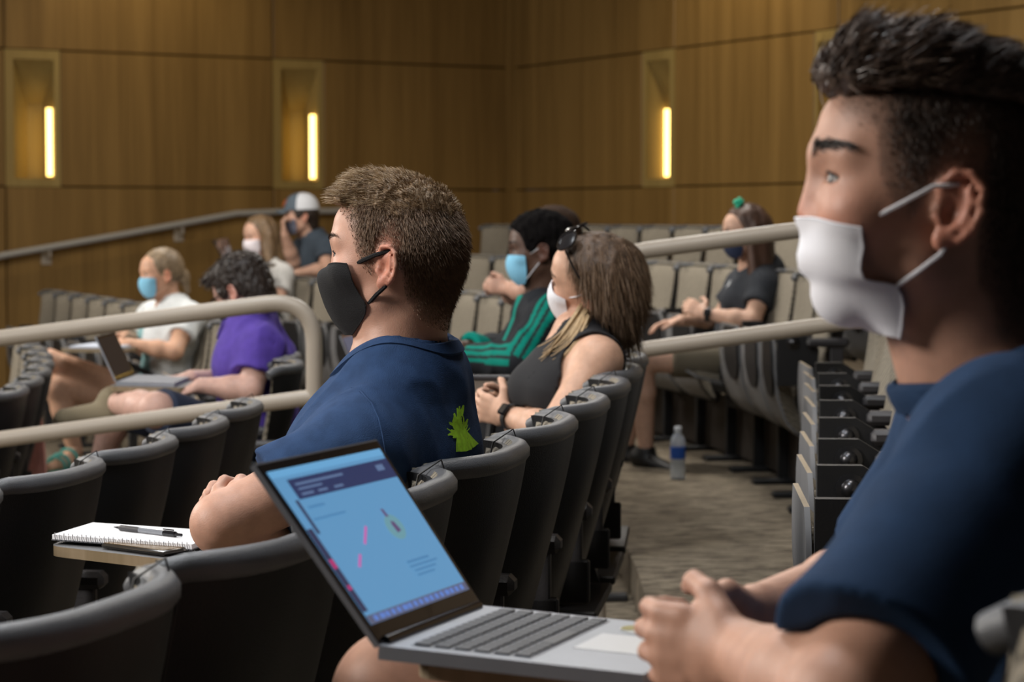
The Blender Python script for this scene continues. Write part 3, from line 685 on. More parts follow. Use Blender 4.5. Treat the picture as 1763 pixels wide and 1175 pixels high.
    def eyes(s, yaw=0.):
        for q in (1, -1):
            m = MB(); R = s.head.R; c = s.head.w((.0722, q*.0315, -.003))-s.o; r = .0131*s.head.sc
            pr = [(r*math.sin(t), r*math.cos(t)) for t in np.linspace(.02, math.pi-.02, 14)]; d = nrm(s.head.wd((1, .0+yaw, .02))); u = nrm(np.cross(d, [0, 0, 1])); RR = np.column_stack([u, np.cross(d, u), d])
            m.lathe(pr, 20, c, RR); k = len(m.f); 
            m.lathe([(.0082*s.head.sc, r*.83), (.0066*s.head.sc, r*.92), (.0, r*.985)], 16, c, RR, 1); m.build('eyeball', [EYEW, IRIS], s.root)
            m = MB(); cl = np.array([.0715, .0315*q, -.003]); m.tube([s.head.w(cl+np.array([.0150*math.cos(a), q*.0150*math.sin(a), .0050-.003*abs(a)**2])*1.03)-s.o for a in np.linspace(-.75, 1.15, 12)], [.0007+.0004*math.sin(i/11*3.14) for i in range(12)], 5); m.build('eyelashes', CLOTHB, s.root)
    def brows(s, m, L=.0075, n=130, z=.020, w=.0009):
        n = int(n*1.25); L = L*.8
        roots = []; dirs = []
        for q in (1, -1):
            for i in range(n):
                t = rng.random(); y = .013+.034*t; x = .0965-.026*t*t; zz = z+.005*math.sin(t*2.4)+rng.normal()*.0027*(1-.6*t); roots.append((x, q*y, zz)); dirs.append((-.1-.6*t, q*(.7+.3*t), .45-.6*t))
        R_ = np.array(roots)
        for _ in range(5):
            d_ = s.head.g(R_.astype(f32)); n_ = np.stack([s.head.g((R_+e).astype(f32))-s.head.g((R_-e).astype(f32)) for e in np.eye(3)*.002], -1); n_ /= np.linalg.norm(n_, axis=1)[:, None]+1e-9; R_ = R_-n_*(d_-.0006)[:, None]
        roots = np.array([s.head.w(r) for r in R_]); dirs = np.array([s.head.wd(nrm(d)) for d in dirs])
        strands('eyebrows', roots, dirs, dirs*0+np.array([0, 0, -1.]), np.full(len(roots), L), w, m, s.root, s.o, grav=.1, segs=2)
def strands(name, roots, dirs, bend, lens, width, m, parent, origin, grav=.6, segs=3, kind='stuff', jit=.25, seed=5):
    """thin tapered ribbons growing from roots along dirs, bending towards bend"""
    r = np.random.default_rng(seed); n = len(roots); dirs = dirs+r.normal(size=(n, 3))*jit*.5; dirs /= np.linalg.norm(dirs, axis=1)[:, None]+1e-9
    sd = np.cross(dirs, r.normal(size=(n, 3))); sd /= np.linalg.norm(sd, axis=1)[:, None]+1e-9; p = roots.copy(); V = []; ww = np.full(n, width)*(.7+.6*r.random(n)) if np.isscalar(width) else width
    d = dirs.copy()
    for k in range(segs+1):
        t = k/segs; w = (ww*(1-t*.85)/2)[:, None]; V += [p-sd*w, p+sd*w]
        d = d+bend*grav/segs; d /= np.linalg.norm(d, axis=1)[:, None]+1e-9; p = p+d*(lens/segs)[:, None]
    V = np.stack(V, 1).reshape(-1, 3); K = 2*(segs+1); b = np.arange(n)*K
    F = np.concatenate([np.stack([b+2*k, b+2*k+1, b+2*k+3, b+2*k+2], -1) for k in range(segs)])
    o = link(name, np_mesh(name, V, F, m, None, origin), parent)
    if kind: o['kind'] = kind
    return o
def sample_surface(obj_mesh, origin, n, seed=1, keep=None):
    me = obj_mesh; nf = len(me.polygons); ar = np.empty(nf); me.polygons.foreach_get('area', ar); ce = np.empty(nf*3); me.polygons.foreach_get('center', ce); no = np.empty(nf*3); me.polygons.foreach_get('normal', no)
    if keep is not None: ar = ar*keep(ce.reshape(-1, 3)+np.array(origin))
    r = np.random.default_rng(seed); i = r.choice(nf, n, p=ar/ar.sum()); return ce.reshape(-1, 3)[i]+r.normal(size=(n, 3))*.0012+np.array(origin), no.reshape(-1, 3)[i]
def mask_mesh(head, center, side, m, parent, origin, loops, bulge=.5, pleat=0., name='face_mask', label=None, loop_m=None, nv=22, thick=.0016, lr=.0016):
    """center: profile points (x,z) on the mid line, side: (x,y,z) down the cheek edge; loops: polylines in head space"""
    C = np.array([(x, 0, z) for x, z in center], float); Sd = np.array(side, float)
    def interp(P, t):
        L = np.concatenate([[0], np.cumsum(np.linalg.norm(np.diff(P, axis=0), axis=1))]); L /= L[-1]; return np.array([np.interp(t, L, P[:, i]) for i in range(3)])
    NA = 20; G = np.zeros((NA+1, nv+1, 3))
    for i in range(NA+1):
        for k in range(nv+1):
            u = 2*i/NA-1; b = k/nv; s_ = abs(u); c, e = interp(C, b), interp(Sd, b); mid = np.array([c[0]-(c[0]-e[0])*.08, e[1]*(.55+.25*bulge), (c[2]+e[2])/2*.5+c[2]*.5])
            p = (1-s_)**2*c+2*s_*(1-s_)*mid+s_*s_*e; p[0] += pleat*math.sin(b*math.pi*8)*(1-s_*.3); p[1] *= (1 if u > 0 else -1); G[i, k] = p
    N_ = lambda Q: np.stack([head.g((Q+d).astype(f32))-head.g((Q-d).astype(f32)) for d in np.eye(3)*.002], -1)
    for it in range(9):                               # keep the cloth off the face
        Q = G.reshape(-1, 3); d = head.g(Q.astype(f32)); n = N_(Q); n /= np.linalg.norm(n, axis=1)[:, None]+1e-9; Q = Q+n*np.clip(.0035-d, 0, .02)[:, None]; G2 = Q.reshape(G.shape)
        if it < 8: G2[1:-1, 1:-1] = G2[1:-1, 1:-1]*.6+.1*(G2[:-2, 1:-1]+G2[2:, 1:-1]+G2[1:-1, :-2]+G2[1:-1, 2:])
        for _ in range(2): G2[1:-1, 0] = G2[1:-1, 0]*.5+.25*(G2[:-2, 0]+G2[2:, 0])
        G = G2
    def pt(a, b, o=0.):
        x, y = a*NA, b*nv; i, k = min(int(x), NA-1), min(int(y), nv-1); tx, ty = x-i, y-k
        p = (G[i, k]*(1-tx)+G[i+1, k]*tx)*(1-ty)+(G[i, k+1]*(1-tx)+G[i+1, k+1]*tx)*ty; u = 2*a-1; s_ = abs(u); d = nrm([max(.05, 1-s_), .9*s_*(1 if u > 0 else -1), 0]); return head.w(p+d*o)-origin
    mb = MB(); mb.slab(lambda a, b: pt(a, b, thick), lambda a, b: pt(a, b, 0.), 20, nv); mb.f = [tuple(reversed(f)) for f in mb.f]
    o = mb.build(name, m, parent)
    if label: o['label'] = label
    # hems
    h = MB(); h.tube([pt(.0, b, .001) for b in np.linspace(0, 1, 14)], .0013, 6); h.tube([pt(1., b, .001) for b in np.linspace(0, 1, 14)], .0013, 6); h.tube([pt(a, 0, .001) for a in np.linspace(0, 1, 21)], .0013, 6); h.build('hem', m, o)
    for lp in loops:
        for q in (1, -1):
            l = MB(); l.tube([head.w(np.array(p)*np.array([1, q, 1]))-origin for p in lp], lr, 6); l.build('ear_loop', loop_m or m, o)
    return o
def anchor(head, q, wpt): head.c = np.array(wpt, float)-head.R@(np.array(q, float)*head.sc)
def hp(head, px, py, y):
    """photo pixel to head space at sideways offset y (left positive)"""
    Y = head.c[1]
    for _ in range(6):
        q = head.loc(W(px, py, Y)); Y += (q[1]-y)*(-head.R[1, 1])*-1 if False else (y-q[1])*head.sc*head.R[1, 1]/max(.3, head.R[1, 1]**2)
    return head.loc(W(px, py, Y))
def shirt(s, name, m, r=.012, sl=.6, sr=.022, neckr=.072, neckdrop=.0, neckfwd=.0, tilt=.45, scoop=False, fold=.004, h=None, hem=None, fem=False, bust=0., colf=None, seed=1, fs=(13, 13, 8), sleeves=True, foldf=None, cutfn=None):
    F = Field(); s.torso(F, r, bust=bust)
    for q in s.arms:
        e, w = s.arms[q]; a = s.sh[q]; ax = nrm(e-a)
        if not sleeves: continue
        if sl <= 1.0:
            end = a+(e-a)*sl; f0 = rc(a, a+(e-a)*(sl+.12), .052*s.b+r, .045*s.b+sr); pl = plane(end, ax)
            F.u(lambda P, f0=f0, pl=pl: smax(f0(P), pl(P), .004), .025)
        else:
            F.u(rc(a, e, .052*s.b+r, .045*s.b+sr), .03); e2 = e+(w-e)*(sl-1); f0 = rc(e, e+(w-e)*(sl-1+.1), .045*s.b+sr, .030*s.b+sr); pl = plane(e2, w-e)
            F.u(lambda P, f0=f0, pl=pl: smax(f0(P), pl(P), .004), .03)
    nd = nrm(np.array([0, 0, 1.])+s.fwd*tilt); c0 = s.nb+s.fwd*neckfwd-nd*neckdrop
    if scoop: F.u(rc(s.nb-s.up*.045, s.shc, .060, .072), .035); F.cuts = [(lambda P, f=rc(c0, c0+nd*.3, neckr, neckr+.05): -f(P), .004)]
    else:
        F.u(lambda P, f0=rc(c0+nd*.03, s.shc*.6+c0*.4-nd*.03, neckr+.014, neckr+.020), pl=plane(c0, nd): smax(f0(P), pl(P), .003), .02)
        F.cuts = [(lambda P, f=rc(c0-nd*.3, c0+nd*.3, neckr+.005, neckr+.005), p=plane(c0-nd*.012, nd): -np.maximum(f(P), -p(P)), .0015)]; neckr = neckr+.005
    if hem is not None: F.cuts.append((plane(s.pv+s.up*hem, -s.up), .004))
    if cutfn: F.cuts += cutfn
    s.collar = (c0, nd, neckr); o = s.cloth(name, F, m, h, fold, fs, colf, seed=seed, hollow=s.F, gap=.002, foldf=foldf); o['_'] = 1; del o['_']; s.shirtF = F; return o
def collar_ring(s, m, w=.020, r=None, tilt=0., name='collar', shirt_o=None):
    """ribbed band along the top edge of the shirt"""
    c0, nd, nr = s.collar; u = nrm(s.lat-nd*np.dot(s.lat, nd)); v = np.cross(nd, u); mb = MB(); n = 48; AN = np.linspace(0, 2*math.pi, n+1)[:-1]
    ev = lambda Q: s.shirtF(np.asarray(Q, f32)); D = np.array([u*math.cos(a)+v*math.sin(a) for a in AN]); E, Q2 = [], []
    for d in D:
        t = np.linspace(nr-.002, nr+.035, 60); val = ev(c0-nd*.005+d*t[:, None]); k = np.where(val > 0)[0]
        if len(k): r_, h_ = t[k[0]], -.002
        else:
            r_ = nr+.002; t = np.linspace(.10, -.03, 90); val = ev(c0+d*r_+nd*t[:, None]); k = np.where(val < 0)[0]; h_ = t[k[0]] if len(k) else 0.
        E.append((r_, h_))
    sm = lambda X: .25*np.roll(X, 1, 0)+.5*X+.25*np.roll(X, -1, 0)
    E = np.array(E)
    for _ in range(5): E = sm(E)
    ph = np.radians(np.linspace(75, -115, 120))
    def down(w_):
        R_ = []
        for (r_, h_), d in zip(E, D):
            P = c0+d*r_+nd*h_+w_*(np.cos(ph)[:, None]*d+np.sin(ph)[:, None]*nd); val = ev(P); k = np.where(val < 0)[0]; f_ = ph[k[0]] if len(k) else ph[-1]; R_.append((r_+w_*math.cos(f_), h_+w_*math.sin(f_)))
        R_ = np.array(R_)
        for _ in range(5): R_ = sm(R_)
        return R_
    A1, A2 = down(w*.5), down(w); dv = A2-E; no_ = np.stack([-dv[:, 1], dv[:, 0]], 1); no_ /= np.linalg.norm(no_, axis=1)[:, None]+1e-9; no_ *= np.where(no_[:, :1]*1.0+no_[:, 1:]*1.0 > 0, 1, -1)
    for (base_, o) in ((E-dv*.12, -.004), (E-dv*.08, .002), (E+dv*.05, .0048), (A1, .0055), (A2-dv*.05, .0050), (A2, -.001)):
        B_ = base_+no_*o; mb.v += [tuple(c0+nd*B_[i, 1]+D[i]*B_[i, 0]-s.o) for i in range(n)]
    for j in range(5):
        for i in range(n): mb.f.append((j*n+i, j*n+(i+1) % n, (j+1)*n+(i+1) % n, (j+1)*n+i)); mb.m.append(0)
    return mb.build(name, m, s.root)
def zline(pts):
    xs = np.array([p[0] for p in pts]); zs = np.array([p[1] for p in pts]); o = np.argsort(xs); return lambda x: np.interp(x, xs[o], zs[o])
def cap_hair(s, zh, th_side, th_top, m, extra=[], soft=.012, h=.003, zt=(.04, .10), noise=.0015, name='hair', jag=.004, back=None):
    hd = s.head; base = [el((-.008, 0, .028), (.099, .077, .088)), el((.034, 0, -.028), (.058, .060, .078)), rc((-.055, 0, -.02), (-.05, 0, -.14), .052, .05)]
    def g(P):
        q = hd.loc(P).astype(f32); b = smin(smin(base[0](q), base[1](q), .035), base[2](q), .03); t = th_side+(th_top-th_side)*sstep(zt[0], zt[1], q[:, 2]); d = b-t
        for f, k in extra: d = smin(d, f(q), k)
        n = vnoise(q, (90, 90, 90), 2); d = d+noise*n+noise*.7*vnoise(q, (220, 220, 60), 4)
        z0 = zh(q[:, 0])+jag*vnoise(q, (120, 120, 120), 7); d = smax(d, ((z0-q[:, 2])*.8).astype(f32), soft); return (d*hd.sc).astype(f32)
    lo = hd.c-.17*hd.sc; hi = hd.c+.19*hd.sc; return sculpt(name, g, lo, hi, h, m, s.root, None, s.o)

# ================================================================ the man in the black mask (in focus, middle)
NAVY1 = mat('washed_navy_cotton', (.028, .060, .140), .9, spec=.2, var=.22, scale=40, bump=.35, bscale=700); NAVY2 = mat('dark_navy_cotton', (.015, .038, .088), .9, spec=.2, var=.2, scale=25, bump=.3, bscale=600)
def man_black_mask():
    hd = Head((0, 0, 0), math.pi-math.radians(15), math.radians(6.5), 0, .995); anchor(hd, (-.012, .082, -.012), W(662, 463, 3.40))
    cen = W(664, 797, 3.50); s = Person('man in blue navy t-shirt and black cloth mask sitting with crossed arms', hd, (.56, .315, .225), cen, (-.28, 3.52, .55), (-.25, -.97, -.03), (-.97, .25, 0), 1.04, .0036, .2, W(681, 630, 3.49))
    s.arm(1, W(383, 903, 3.26), W(520, 960, 3.44), (.6, .8, -.1), (0, .3, -1), sh=W(622, 780, 3.31), curl=.5)
    s.arm(-1, W(470, 930, 3.62), W(462, 898, 3.40), W(408, 846, 3.345)-W(468, 905, 3.40), (-.35, -.9, -.45), sh=W(652, 752, 3.70), curls=[.55, .6, .65, .7], spread=.16)
    for q in (1, -1): s.leg(q, s.pv+s.lat*.1*q, s.pv+s.lat*.13*q+s.fwd*.44+[0, 0, -.02], s.pv+s.lat*.13*q+s.fwd*.46+[0, 0, -.47])
    hl = zline([(.12, .078), (.092, .076), (.078, .066), (.060, .052), (.050, .034), (.040, .014), (.028, -.012), (.012, -.020), (.006, .014), (-.012, .028), (-.026, .018), (-.034, -.02), (-.045, -.055), (-.07, -.085), (-.11, -.10)])
    dens = lambda q: (q[:, 0] < .1)*np.clip(sstep(-.006, .012, q[:, 2]-hl(q[:, 0])+.006*vnoise(q, (90, 90, 90), 3))*(.45+.4*sstep(-.01, .06, q[:, 2]-hl(q[:, 0]))), 0, 1)
    stub = lambda vs, q, c: c
    s.body(s.body_field(), s.skincol(dens, (.16, .092, .056), stub))
    s.eyes(); BR = mat('light_brown_brow', (.07, .04, .022), .6); s.brows(BR, .009, 160)
    HM = mat('sandy_brown_hair', (.27, .175, .095), .55, var=.35, scale=150); HD = mat('cropped_brown_hair', (.24, .15, .09), .6, var=.3, scale=150); HB = mat('sun_bleached_hair', (.40, .28, .155), .5, var=.25, scale=200)
    # longer top with a fringe reaching over the forehead
    hlt = zline([(.13, .060), (.10, .066), (.085, .068), (.066, .058), (.05, .050), (.02, .046), (-.03, .046), (-.07, .046), (-.12, .060)])
    o = cap_hair(s, hlt, -.002, .010, HM, [(el((.080, 0, .080), (.024, .050, .015)), .02), (el((.03, 0, .108), (.055, .050, .018)), .02)], noise=.003, h=.003, zt=(.05, .115), soft=.015)
    P, N = sample_surface(o.data, s.o, 18000, 2); q = hd.loc(P); k = (N@hd.R); keep = (q[:, 2] > .05) & (k[:, 2] > -.5); P, N, q = P[keep], N[keep], q[keep]
    swirl = vnoise(q, (45, 45, 45), 9)[:, None]; fw = sstep(-.06, .05, q[:, 0])[:, None]
    cd = np.array([1., 0, .0])*(.2+.9*fw)+np.array([0, 1., 0])*swirl*.7+np.array([0, 0, .25])+np.array([0, 1, 0])*np.sign(q[:, 1:2])*.35*(1-fw)
    dirs = N*.55+cd@hd.R.T*.6; dirs /= np.linalg.norm(dirs, axis=1)[:, None]; ln = (.006+.010*sstep(-.05, .08, q[:, 0]))*(.5+.5*sstep(.055, .09, q[:, 2]))*(.6+.7*rng.random(len(q)))
    i2 = rng.random(len(q)) < (.35+.5*sstep(0, .09, q[:, 0]))
    strands('hair_strands', P[~i2], dirs[~i2], np.tile(hd.wd((.5, 0, -.8)), (int((~i2).sum()), 1)), ln[~i2], .0011, HM, o, s.o, .7, 3)
    strands('hair_strands', P[i2], dirs[i2], np.tile(hd.wd((.6, 0, -.7)), (int(i2.sum()), 1)), ln[i2], .0011, HB, o, s.o, .7, 3, seed=8)
    # close cropped sides and back
    B = [c for c in s.root.children if c.name.startswith('body')][0]; P, N = sample_surface(B.data, s.o, 45000, 3, lambda c: (np.linalg.norm(hd.loc(c), axis=1) < .16)*(hd.loc(c)[:, 2] > hl(hd.loc(c)[:, 0])-.008)); q = hd.loc(P); d = q[:, 2]-hl(q[:, 0]); keep = (np.linalg.norm(q, axis=1) < .17) & (d > -.004) & (q[:, 2] < .085) & ~((np.abs(q[:, 1]) > .083) & (np.abs(q[:, 0]+.012) < .03) & (q[:, 2] < .03)); keep &= rng.random(len(q)) < np.clip(.45+d*14, 0, 1)
    P, N, q, d = P[keep], N[keep], q[keep], d[keep]; dirs = N*.55+np.tile(hd.wd((-.25, 0, -.8)), (len(P), 1))*.7; dirs /= np.linalg.norm(dirs, axis=1)[:, None]
    strands('cropped_hair', P, dirs, np.tile(hd.wd((-.1, 0, -1)), (len(P), 1)), (.003+.009*sstep(0, .07, d))*(.6+.6*rng.random(len(P))), .0009, HD, B, s.o, .3, 2)
    sh = shirt(s, 't_shirt', NAVY1, r=.013, sl=.60, sr=.026, neckr=.070, neckdrop=.0, neckfwd=.0, tilt=.45, fold=.006, h=.0045, seed=4, fs=(9, 16, 15))
    collar_ring(s, NAVY1, .022)
    # sleeve seam
    a = s.sh[1]; e = s.arms[1][0]; ax = nrm(e-a); u = nrm(np.cross(ax, [0, 0, 1])); v = np.cross(ax, u)
    bv = BVHTree.FromPolygons([tuple(p) for p in np.array([tuple(x.co) for x in sh.data.vertices])], [tuple(p.vertices) for p in sh.data.polygons])
    def on(p, d=(0, 1, 0), off=.001):
        d = np.array(p)-np.array([0, 0, CZ]); r = bv.ray_cast(Vector(p)-Vector(s.o), Vector(nrm(d)))
        return (np.array(r[0])+np.array(r[1])*off) if r[0] is not None else None
    pts = [on(W(px, py, 2.9), (.0, 1, 0)) for px, py in ((606, 668), (622, 676), (640, 696), (652, 722), (658, 748), (663, 778), (665, 805), (664, 835))]; pts = [p for p in pts if p is not None]
    if len(pts) > 3: m = MB(); m.tube(pts, .0016, 6); m.build('sleeve_seam', NAVY1, s.root)
    # green fern print low on the back
    GREEN = mat('lime_print', (.42, .80, .03), .8, var=.25, scale=120); m = MB()
    def leaf(pl, w0, w1):
        L = []; 
        for i, (px, py) in enumerate(pl):
            t = i/(len(pl)-1); w = w0+(w1-w0)*t; a_ = np.array(pl[max(0, i-1)]); b_ = np.array(pl[min(len(pl)-1, i+1)]); dd = nrm(np.append(b_-a_, 0))[:2]; nn_ = np.array([-dd[1], dd[0]])
            L.append([on(W(*(np.array((px, py))+nn_*w*sg), 2.9), (0, 1, 0), .0012) for sg in (-1, 1)])
        for i in range(len(L)-1):
            q4 = L[i]+L[i+1]
            if all(p is not None for p in q4): m.add([q4[0], q4[1], q4[3], q4[2]], [(0, 1, 2, 3)])
    stems = [((806, 776), (800, 760), (794, 742), (790, 722), (790, 700)), ((797, 778), (796, 762), (792, 745), (786, 728)), ((790, 778), (789, 764), (790, 748)), ((818, 768), (810, 758), (802, 746), (796, 734)), ((812, 772), (804, 757)),
             ((786, 752), (780, 748), (774, 748), (770, 750)), ((788, 742), (782, 736), (780, 726), (782, 714)), ((790, 746), (782, 744), (775, 741)), ((792, 740), (800, 732), (804, 722)), ((790, 722), (788, 712), (786, 703)), ((791, 716), (795, 706), (797, 698)), ((790, 730), (783, 722), (781, 712))]
    for i, p in enumerate(stems): leaf(p, 6 if i < 5 else 4.5, 1.2 if i not in (2, 4) else 4)
    for i in range(46):
        t = rng.random(); b_ = np.array((789, 742))+rng.normal(size=2)*np.array((4, 8)); an = rng.uniform(-2.6, -.6); L_ = rng.uniform(10, 24); leaf((tuple(b_), tuple(b_+np.array((math.cos(an), math.sin(an)))*L_*.6), tuple(b_+np.array((math.cos(an-.1), math.sin(an-.1)))*L_)), 1.6, .5)
    if m.f: g = m.build('fern_print', GREEN, sh); g['label'] = 'lime green leafy print on the shirt back'
    # mask
    C = [hp(hd, px, py, .0) for px, py in ((569, 461), (556, 462), (547, 472), (551, 496), (562, 530), (578, 558), (600, 578))]
    S_ = [hp(hd, px, py, y) for px, py, y in ((606, 458, .056), (610, 483, .060), (622, 508, .061), (636, 522, .060), (630, 540, .053), (618, 560, .045), (606, 577, .034))]
    C = [(c[0]+.002, c[2]) for c in C]
    e1, e2 = hp(hd, 648, 439, .080), hp(hd, 664, 494, .078)
    mask_mesh(hd, C, S_, CLOTHB, s.root, s.o, [[S_[0]*[1, 1.02, 1], (S_[0]+e1)/2+[0, .006, 0], e1+[0, .004, 0], (-.018, .081, .016)], [S_[3]*[1, 1.02, 1], (S_[3]+e2)/2+[0, .007, 0], e2+[0, .002, 0], (-.022, .080, -.01)]], bulge=1.0, label='black cloth face mask', lr=.0034)
    # fine chain at the collar
    c0, nd, nr = s.collar; u = nrm(s.lat-nd*np.dot(s.lat, nd)); v = np.cross(nd, u); m = MB()
    for i in range(60):
        a_ = 2*math.pi*i/60; m.lathe([(.0001, -.0016), (.0016, 0), (.0001, .0016)], 6, c0+nd*(.02 if False else .016)+(u*math.cos(a_)+v*math.sin(a_))*(nr*.94)-s.o)
    m.build('neck_chain', CHROME, s.root); return s
P1 = man_black_mask()

# ================================================================ the near man in the white mask (right edge)
def man_white_mask():
    hd = Head((0, 0, 0), math.pi-math.radians(1), math.radians(12), 0, 1.03); anchor(hd, (-.012, .082, -.012), W(1640, 368, 1.91))
    s = Person('near man in dark navy t-shirt and white surgical mask using the laptop', hd, (.50, .275, .19), (.455, 1.99, .93), (.36, 2.0, .60), (-.06, -.99, 0), (-.98, .1, 0), 1.08, .0036, .2, W(1718, 634, 1.995))
    s.arm(1, W(1460, 1215, 1.64), W(1285, 1132, 1.86), (-.78, .60, .0), (.50, .85, -.05), sh=W(1728, 800, 1.785), curls=[.85, .9, .9, .95], size=.95, thumb=.1, spread=.04, tv=[(.52, .50, .2), (.75, .18, .45), (.65, -.3, .7)])
    s.arm(-1, W(1530, 1010, 2.30), W(1300, 1062, 2.10), (-.75, -.6, -.25), (.45, -.75, -.3), sh=W(1700, 740, 2.2), curl=.8, size=1.05)
    s.leg(-1, (.3, 2.2, .62), W(684, 1198, 2.28), (-.06, 2.1, .36)); s.leg(1, (.2, 1.9, .60), (-.2, 1.86, .58), (-.22, 1.86, .17))
    hl = zline([(.13, .062), (.094, .064), (.084, .052), (.070, .046), (.058, .040), (.050, .012), (.034, -.018), (.018, -.024), (.006, .008), (-.012, .026), (-.028, .016), (-.036, -.02), (-.05, -.065), (-.08, -.105), (-.12, -.12)])
    dens = lambda q: np.clip(sstep(-.008, .012, q[:, 2]-hl(q[:, 0])+.006*vnoise(q, (80, 80, 80), 3))*(.55+.38*sstep(.0, .07, q[:, 2]-hl(q[:, 0])+.4*np.clip(-.02-q[:, 0], 0, .1))), 0, 1)
    s.body(s.body_field(), s.skincol(dens, (.062, .041, .030)))
    s.eyes(); s.brows(mat('dark_brow', (.02, .012, .008), .6), .010, 240, z=.019, w=.0011)
    HM = mat('dark_brown_hair', (.095, .060, .042), .45, var=.45, scale=170); HD = mat('faded_dark_hair', (.055, .037, .028), .6, var=.3)
    hlt = zline([(.15, .052), (.11, .054), (.09, .060), (.06, .074), (.03, .080), (-.02, .086), (-.08, .092), (-.14, .096)])
    o = cap_hair(s, hlt, .003, .007, HM, [(el((.066, 0, .085), (.046, .058, .023)), .02), (el((.03, 0, .108), (.066, .064, .029)), .025), (el((-.036, 0, .096), (.058, .062, .029)), .025)], noise=.003, h=.003, zt=(.045, .10))
    P, N = sample_surface(o.data, s.o, 26000, 2); q = hd.loc(P); nl = N@hd.R; keep = (nl[:, 2] > -.6); P, N, q, nl = P[keep], N[keep], q[keep], nl[keep]
    # combed up from the forehead and swept back in locks
    lock = np.sin(q[:, 0]*170+vnoise(q, (30, 30, 30), 5)*3+q[:, 2]*40)[:, None]
    fr = sstep(.05, .10, q[:, 0])[:, None]; side = sstep(.03, .06, np.abs(q[:, 1]))[:, None]
    bk = sstep(-.045, -.095, q[:, 0])[:, None]; cd = (np.array([-.75, 0, .1])*(1-bk)+np.array([-.15, 0, -.9])*bk)*(1-fr)+np.array([-.45, 0, .75])*fr*.8+np.array([0, 0, .8])*side*(1-fr)*(1-bk)*.9+np.array([.25, 0, 0])*lock*.4
    dirs = N*.16+cd@hd.R.T*.8; dirs /= np.linalg.norm(dirs, axis=1)[:, None]
    strands('hair_strands', P, dirs, np.tile(hd.wd((-.8, 0, -.2)), (len(P), 1)), (.018+.008*lock[:, 0])*(.6+.6*rng.random(len(P))), .0011, HM, o, s.o, .5, 4, jit=.12)
    P, N = sample_surface(o.data, s.o, 2500, 12); q = hd.loc(P); k = q[:, 0] > .02; P, N = P[k], N[k]
    strands('hair_strands', P, N*.3+np.tile(hd.wd((-.5, 0, .5)), (len(P), 1))*.6, np.tile(hd.wd((-.9, 0, -.2)), (len(P), 1)), .024*(.5+.6*rng.random(len(P))), .0013, mat('lighter_hair_strands', (.14, .095, .07), .35), o, s.o, .7, 4, jit=.3, seed=22)  # sparse lighter strands over the front of the hair
    B = [c for c in s.root.children if c.name.startswith('body')][0]; P, N = sample_surface(B.data, s.o, 45000, 3, lambda c: (np.linalg.norm(hd.loc(c), axis=1) < .17)*(hd.loc(c)[:, 2] > hl(hd.loc(c)[:, 0])-.008)); q = hd.loc(P); d = q[:, 2]-hl(q[:, 0]); keep = (np.linalg.norm(q, axis=1) < .18) & (d > -.004) & (q[:, 2] < .1) & ~((np.abs(q[:, 1]) > .083) & (np.abs(q[:, 0]+.012) < .03) & (q[:, 2] < .03)); keep &= rng.random(len(q)) < np.clip(.2+d*10, 0, .9)
    P, N, q, d = P[keep], N[keep], q[keep], d[keep]; dirs = N*.5+np.tile(hd.wd((-.2, 0, -.8)), (len(P), 1))*.8; dirs /= np.linalg.norm(dirs, axis=1)[:, None]
    strands('cropped_hair', P, dirs, np.tile(hd.wd((-.1, 0, -1)), (len(P), 1)), (.002+.005*sstep(0, .07, d))*(.6+.6*rng.random(len(P))), .0008, HD, B, s.o, .3, 2)
    sh = shirt(s, 't_shirt', NAVY2, r=.014, sl=.84, sr=.032, neckr=.078, neckdrop=.0, neckfwd=.008, tilt=.18, fold=.007, h=.0045, seed=2, fs=(8, 12, 12))
    collar_ring(s, NAVY2, .024)
    bv = BVHTree.FromPolygons([tuple(v.co) for v in sh.data.vertices], [tuple(p.vertices) for p in sh.data.polygons])
    for k, (px, py, r) in enumerate(((1464, 856, 9), (1456, 872, 8), (1446, 888, 9))):
        o_ = np.array([0, 0, CZ]); ring = []
        for a in [None]+list(np.linspace(0, 2*math.pi, 13)[:-1]):
            p = W(px+(0 if a is None else r*math.cos(a)), py+(0 if a is None else r*1.2*math.sin(a)), 1.5); h_ = bv.ray_cast(Vector(o_-s.o), Vector(nrm(p-o_))); ring.append(None if h_[0] is None else np.array(h_[0])+np.array(h_[1])*.0015)
        if all(q_ is not None for q_ in ring) and max(np.linalg.norm(q_-ring[0]) for q_ in ring) < .06:
            m = MB(); m.add(ring, [(0, 1+i, 1+(i+1) % 12) for i in range(12)]); m.build('chest_print', mat('pink_print', (.42, .20, .22), .8), sh)
    C = [hp(hd, px, py, .0) for px, py in ((1390, 369), (1380, 400), (1376, 440), (1392, 480), (1425, 522), (1462, 552), (1500, 572))]
    S_ = [hp(hd, px, py, y) for px, py, y in ((1484, 386, .060), (1486, 420, .064), (1479, 455, .065), (1484, 484, .064), (1545, 492, .062), (1556, 530, .056), (1548, 583, .047))]
    e1, e2 = hp(hd, 1606, 321, .080), hp(hd, 1618, 438, .077)
    mask_mesh(hd, [(c[0], c[2]) for c in C], S_, MASKW, s.root, s.o, [[S_[0], (S_[0]+e1)/2+[0, .005, 0], e1+[0, .004, 0], (-.020, .081, .014)], [S_[4]+[.0, .0, 0], (S_[4]+e2)/2+[0, .005, 0], e2+[0, .003, 0], (-.022, .080, -.012)]], bulge=1.6, pleat=.0008, label='white pleated surgical face mask', lr=.0019)
    return s
P2 = man_white_mask()

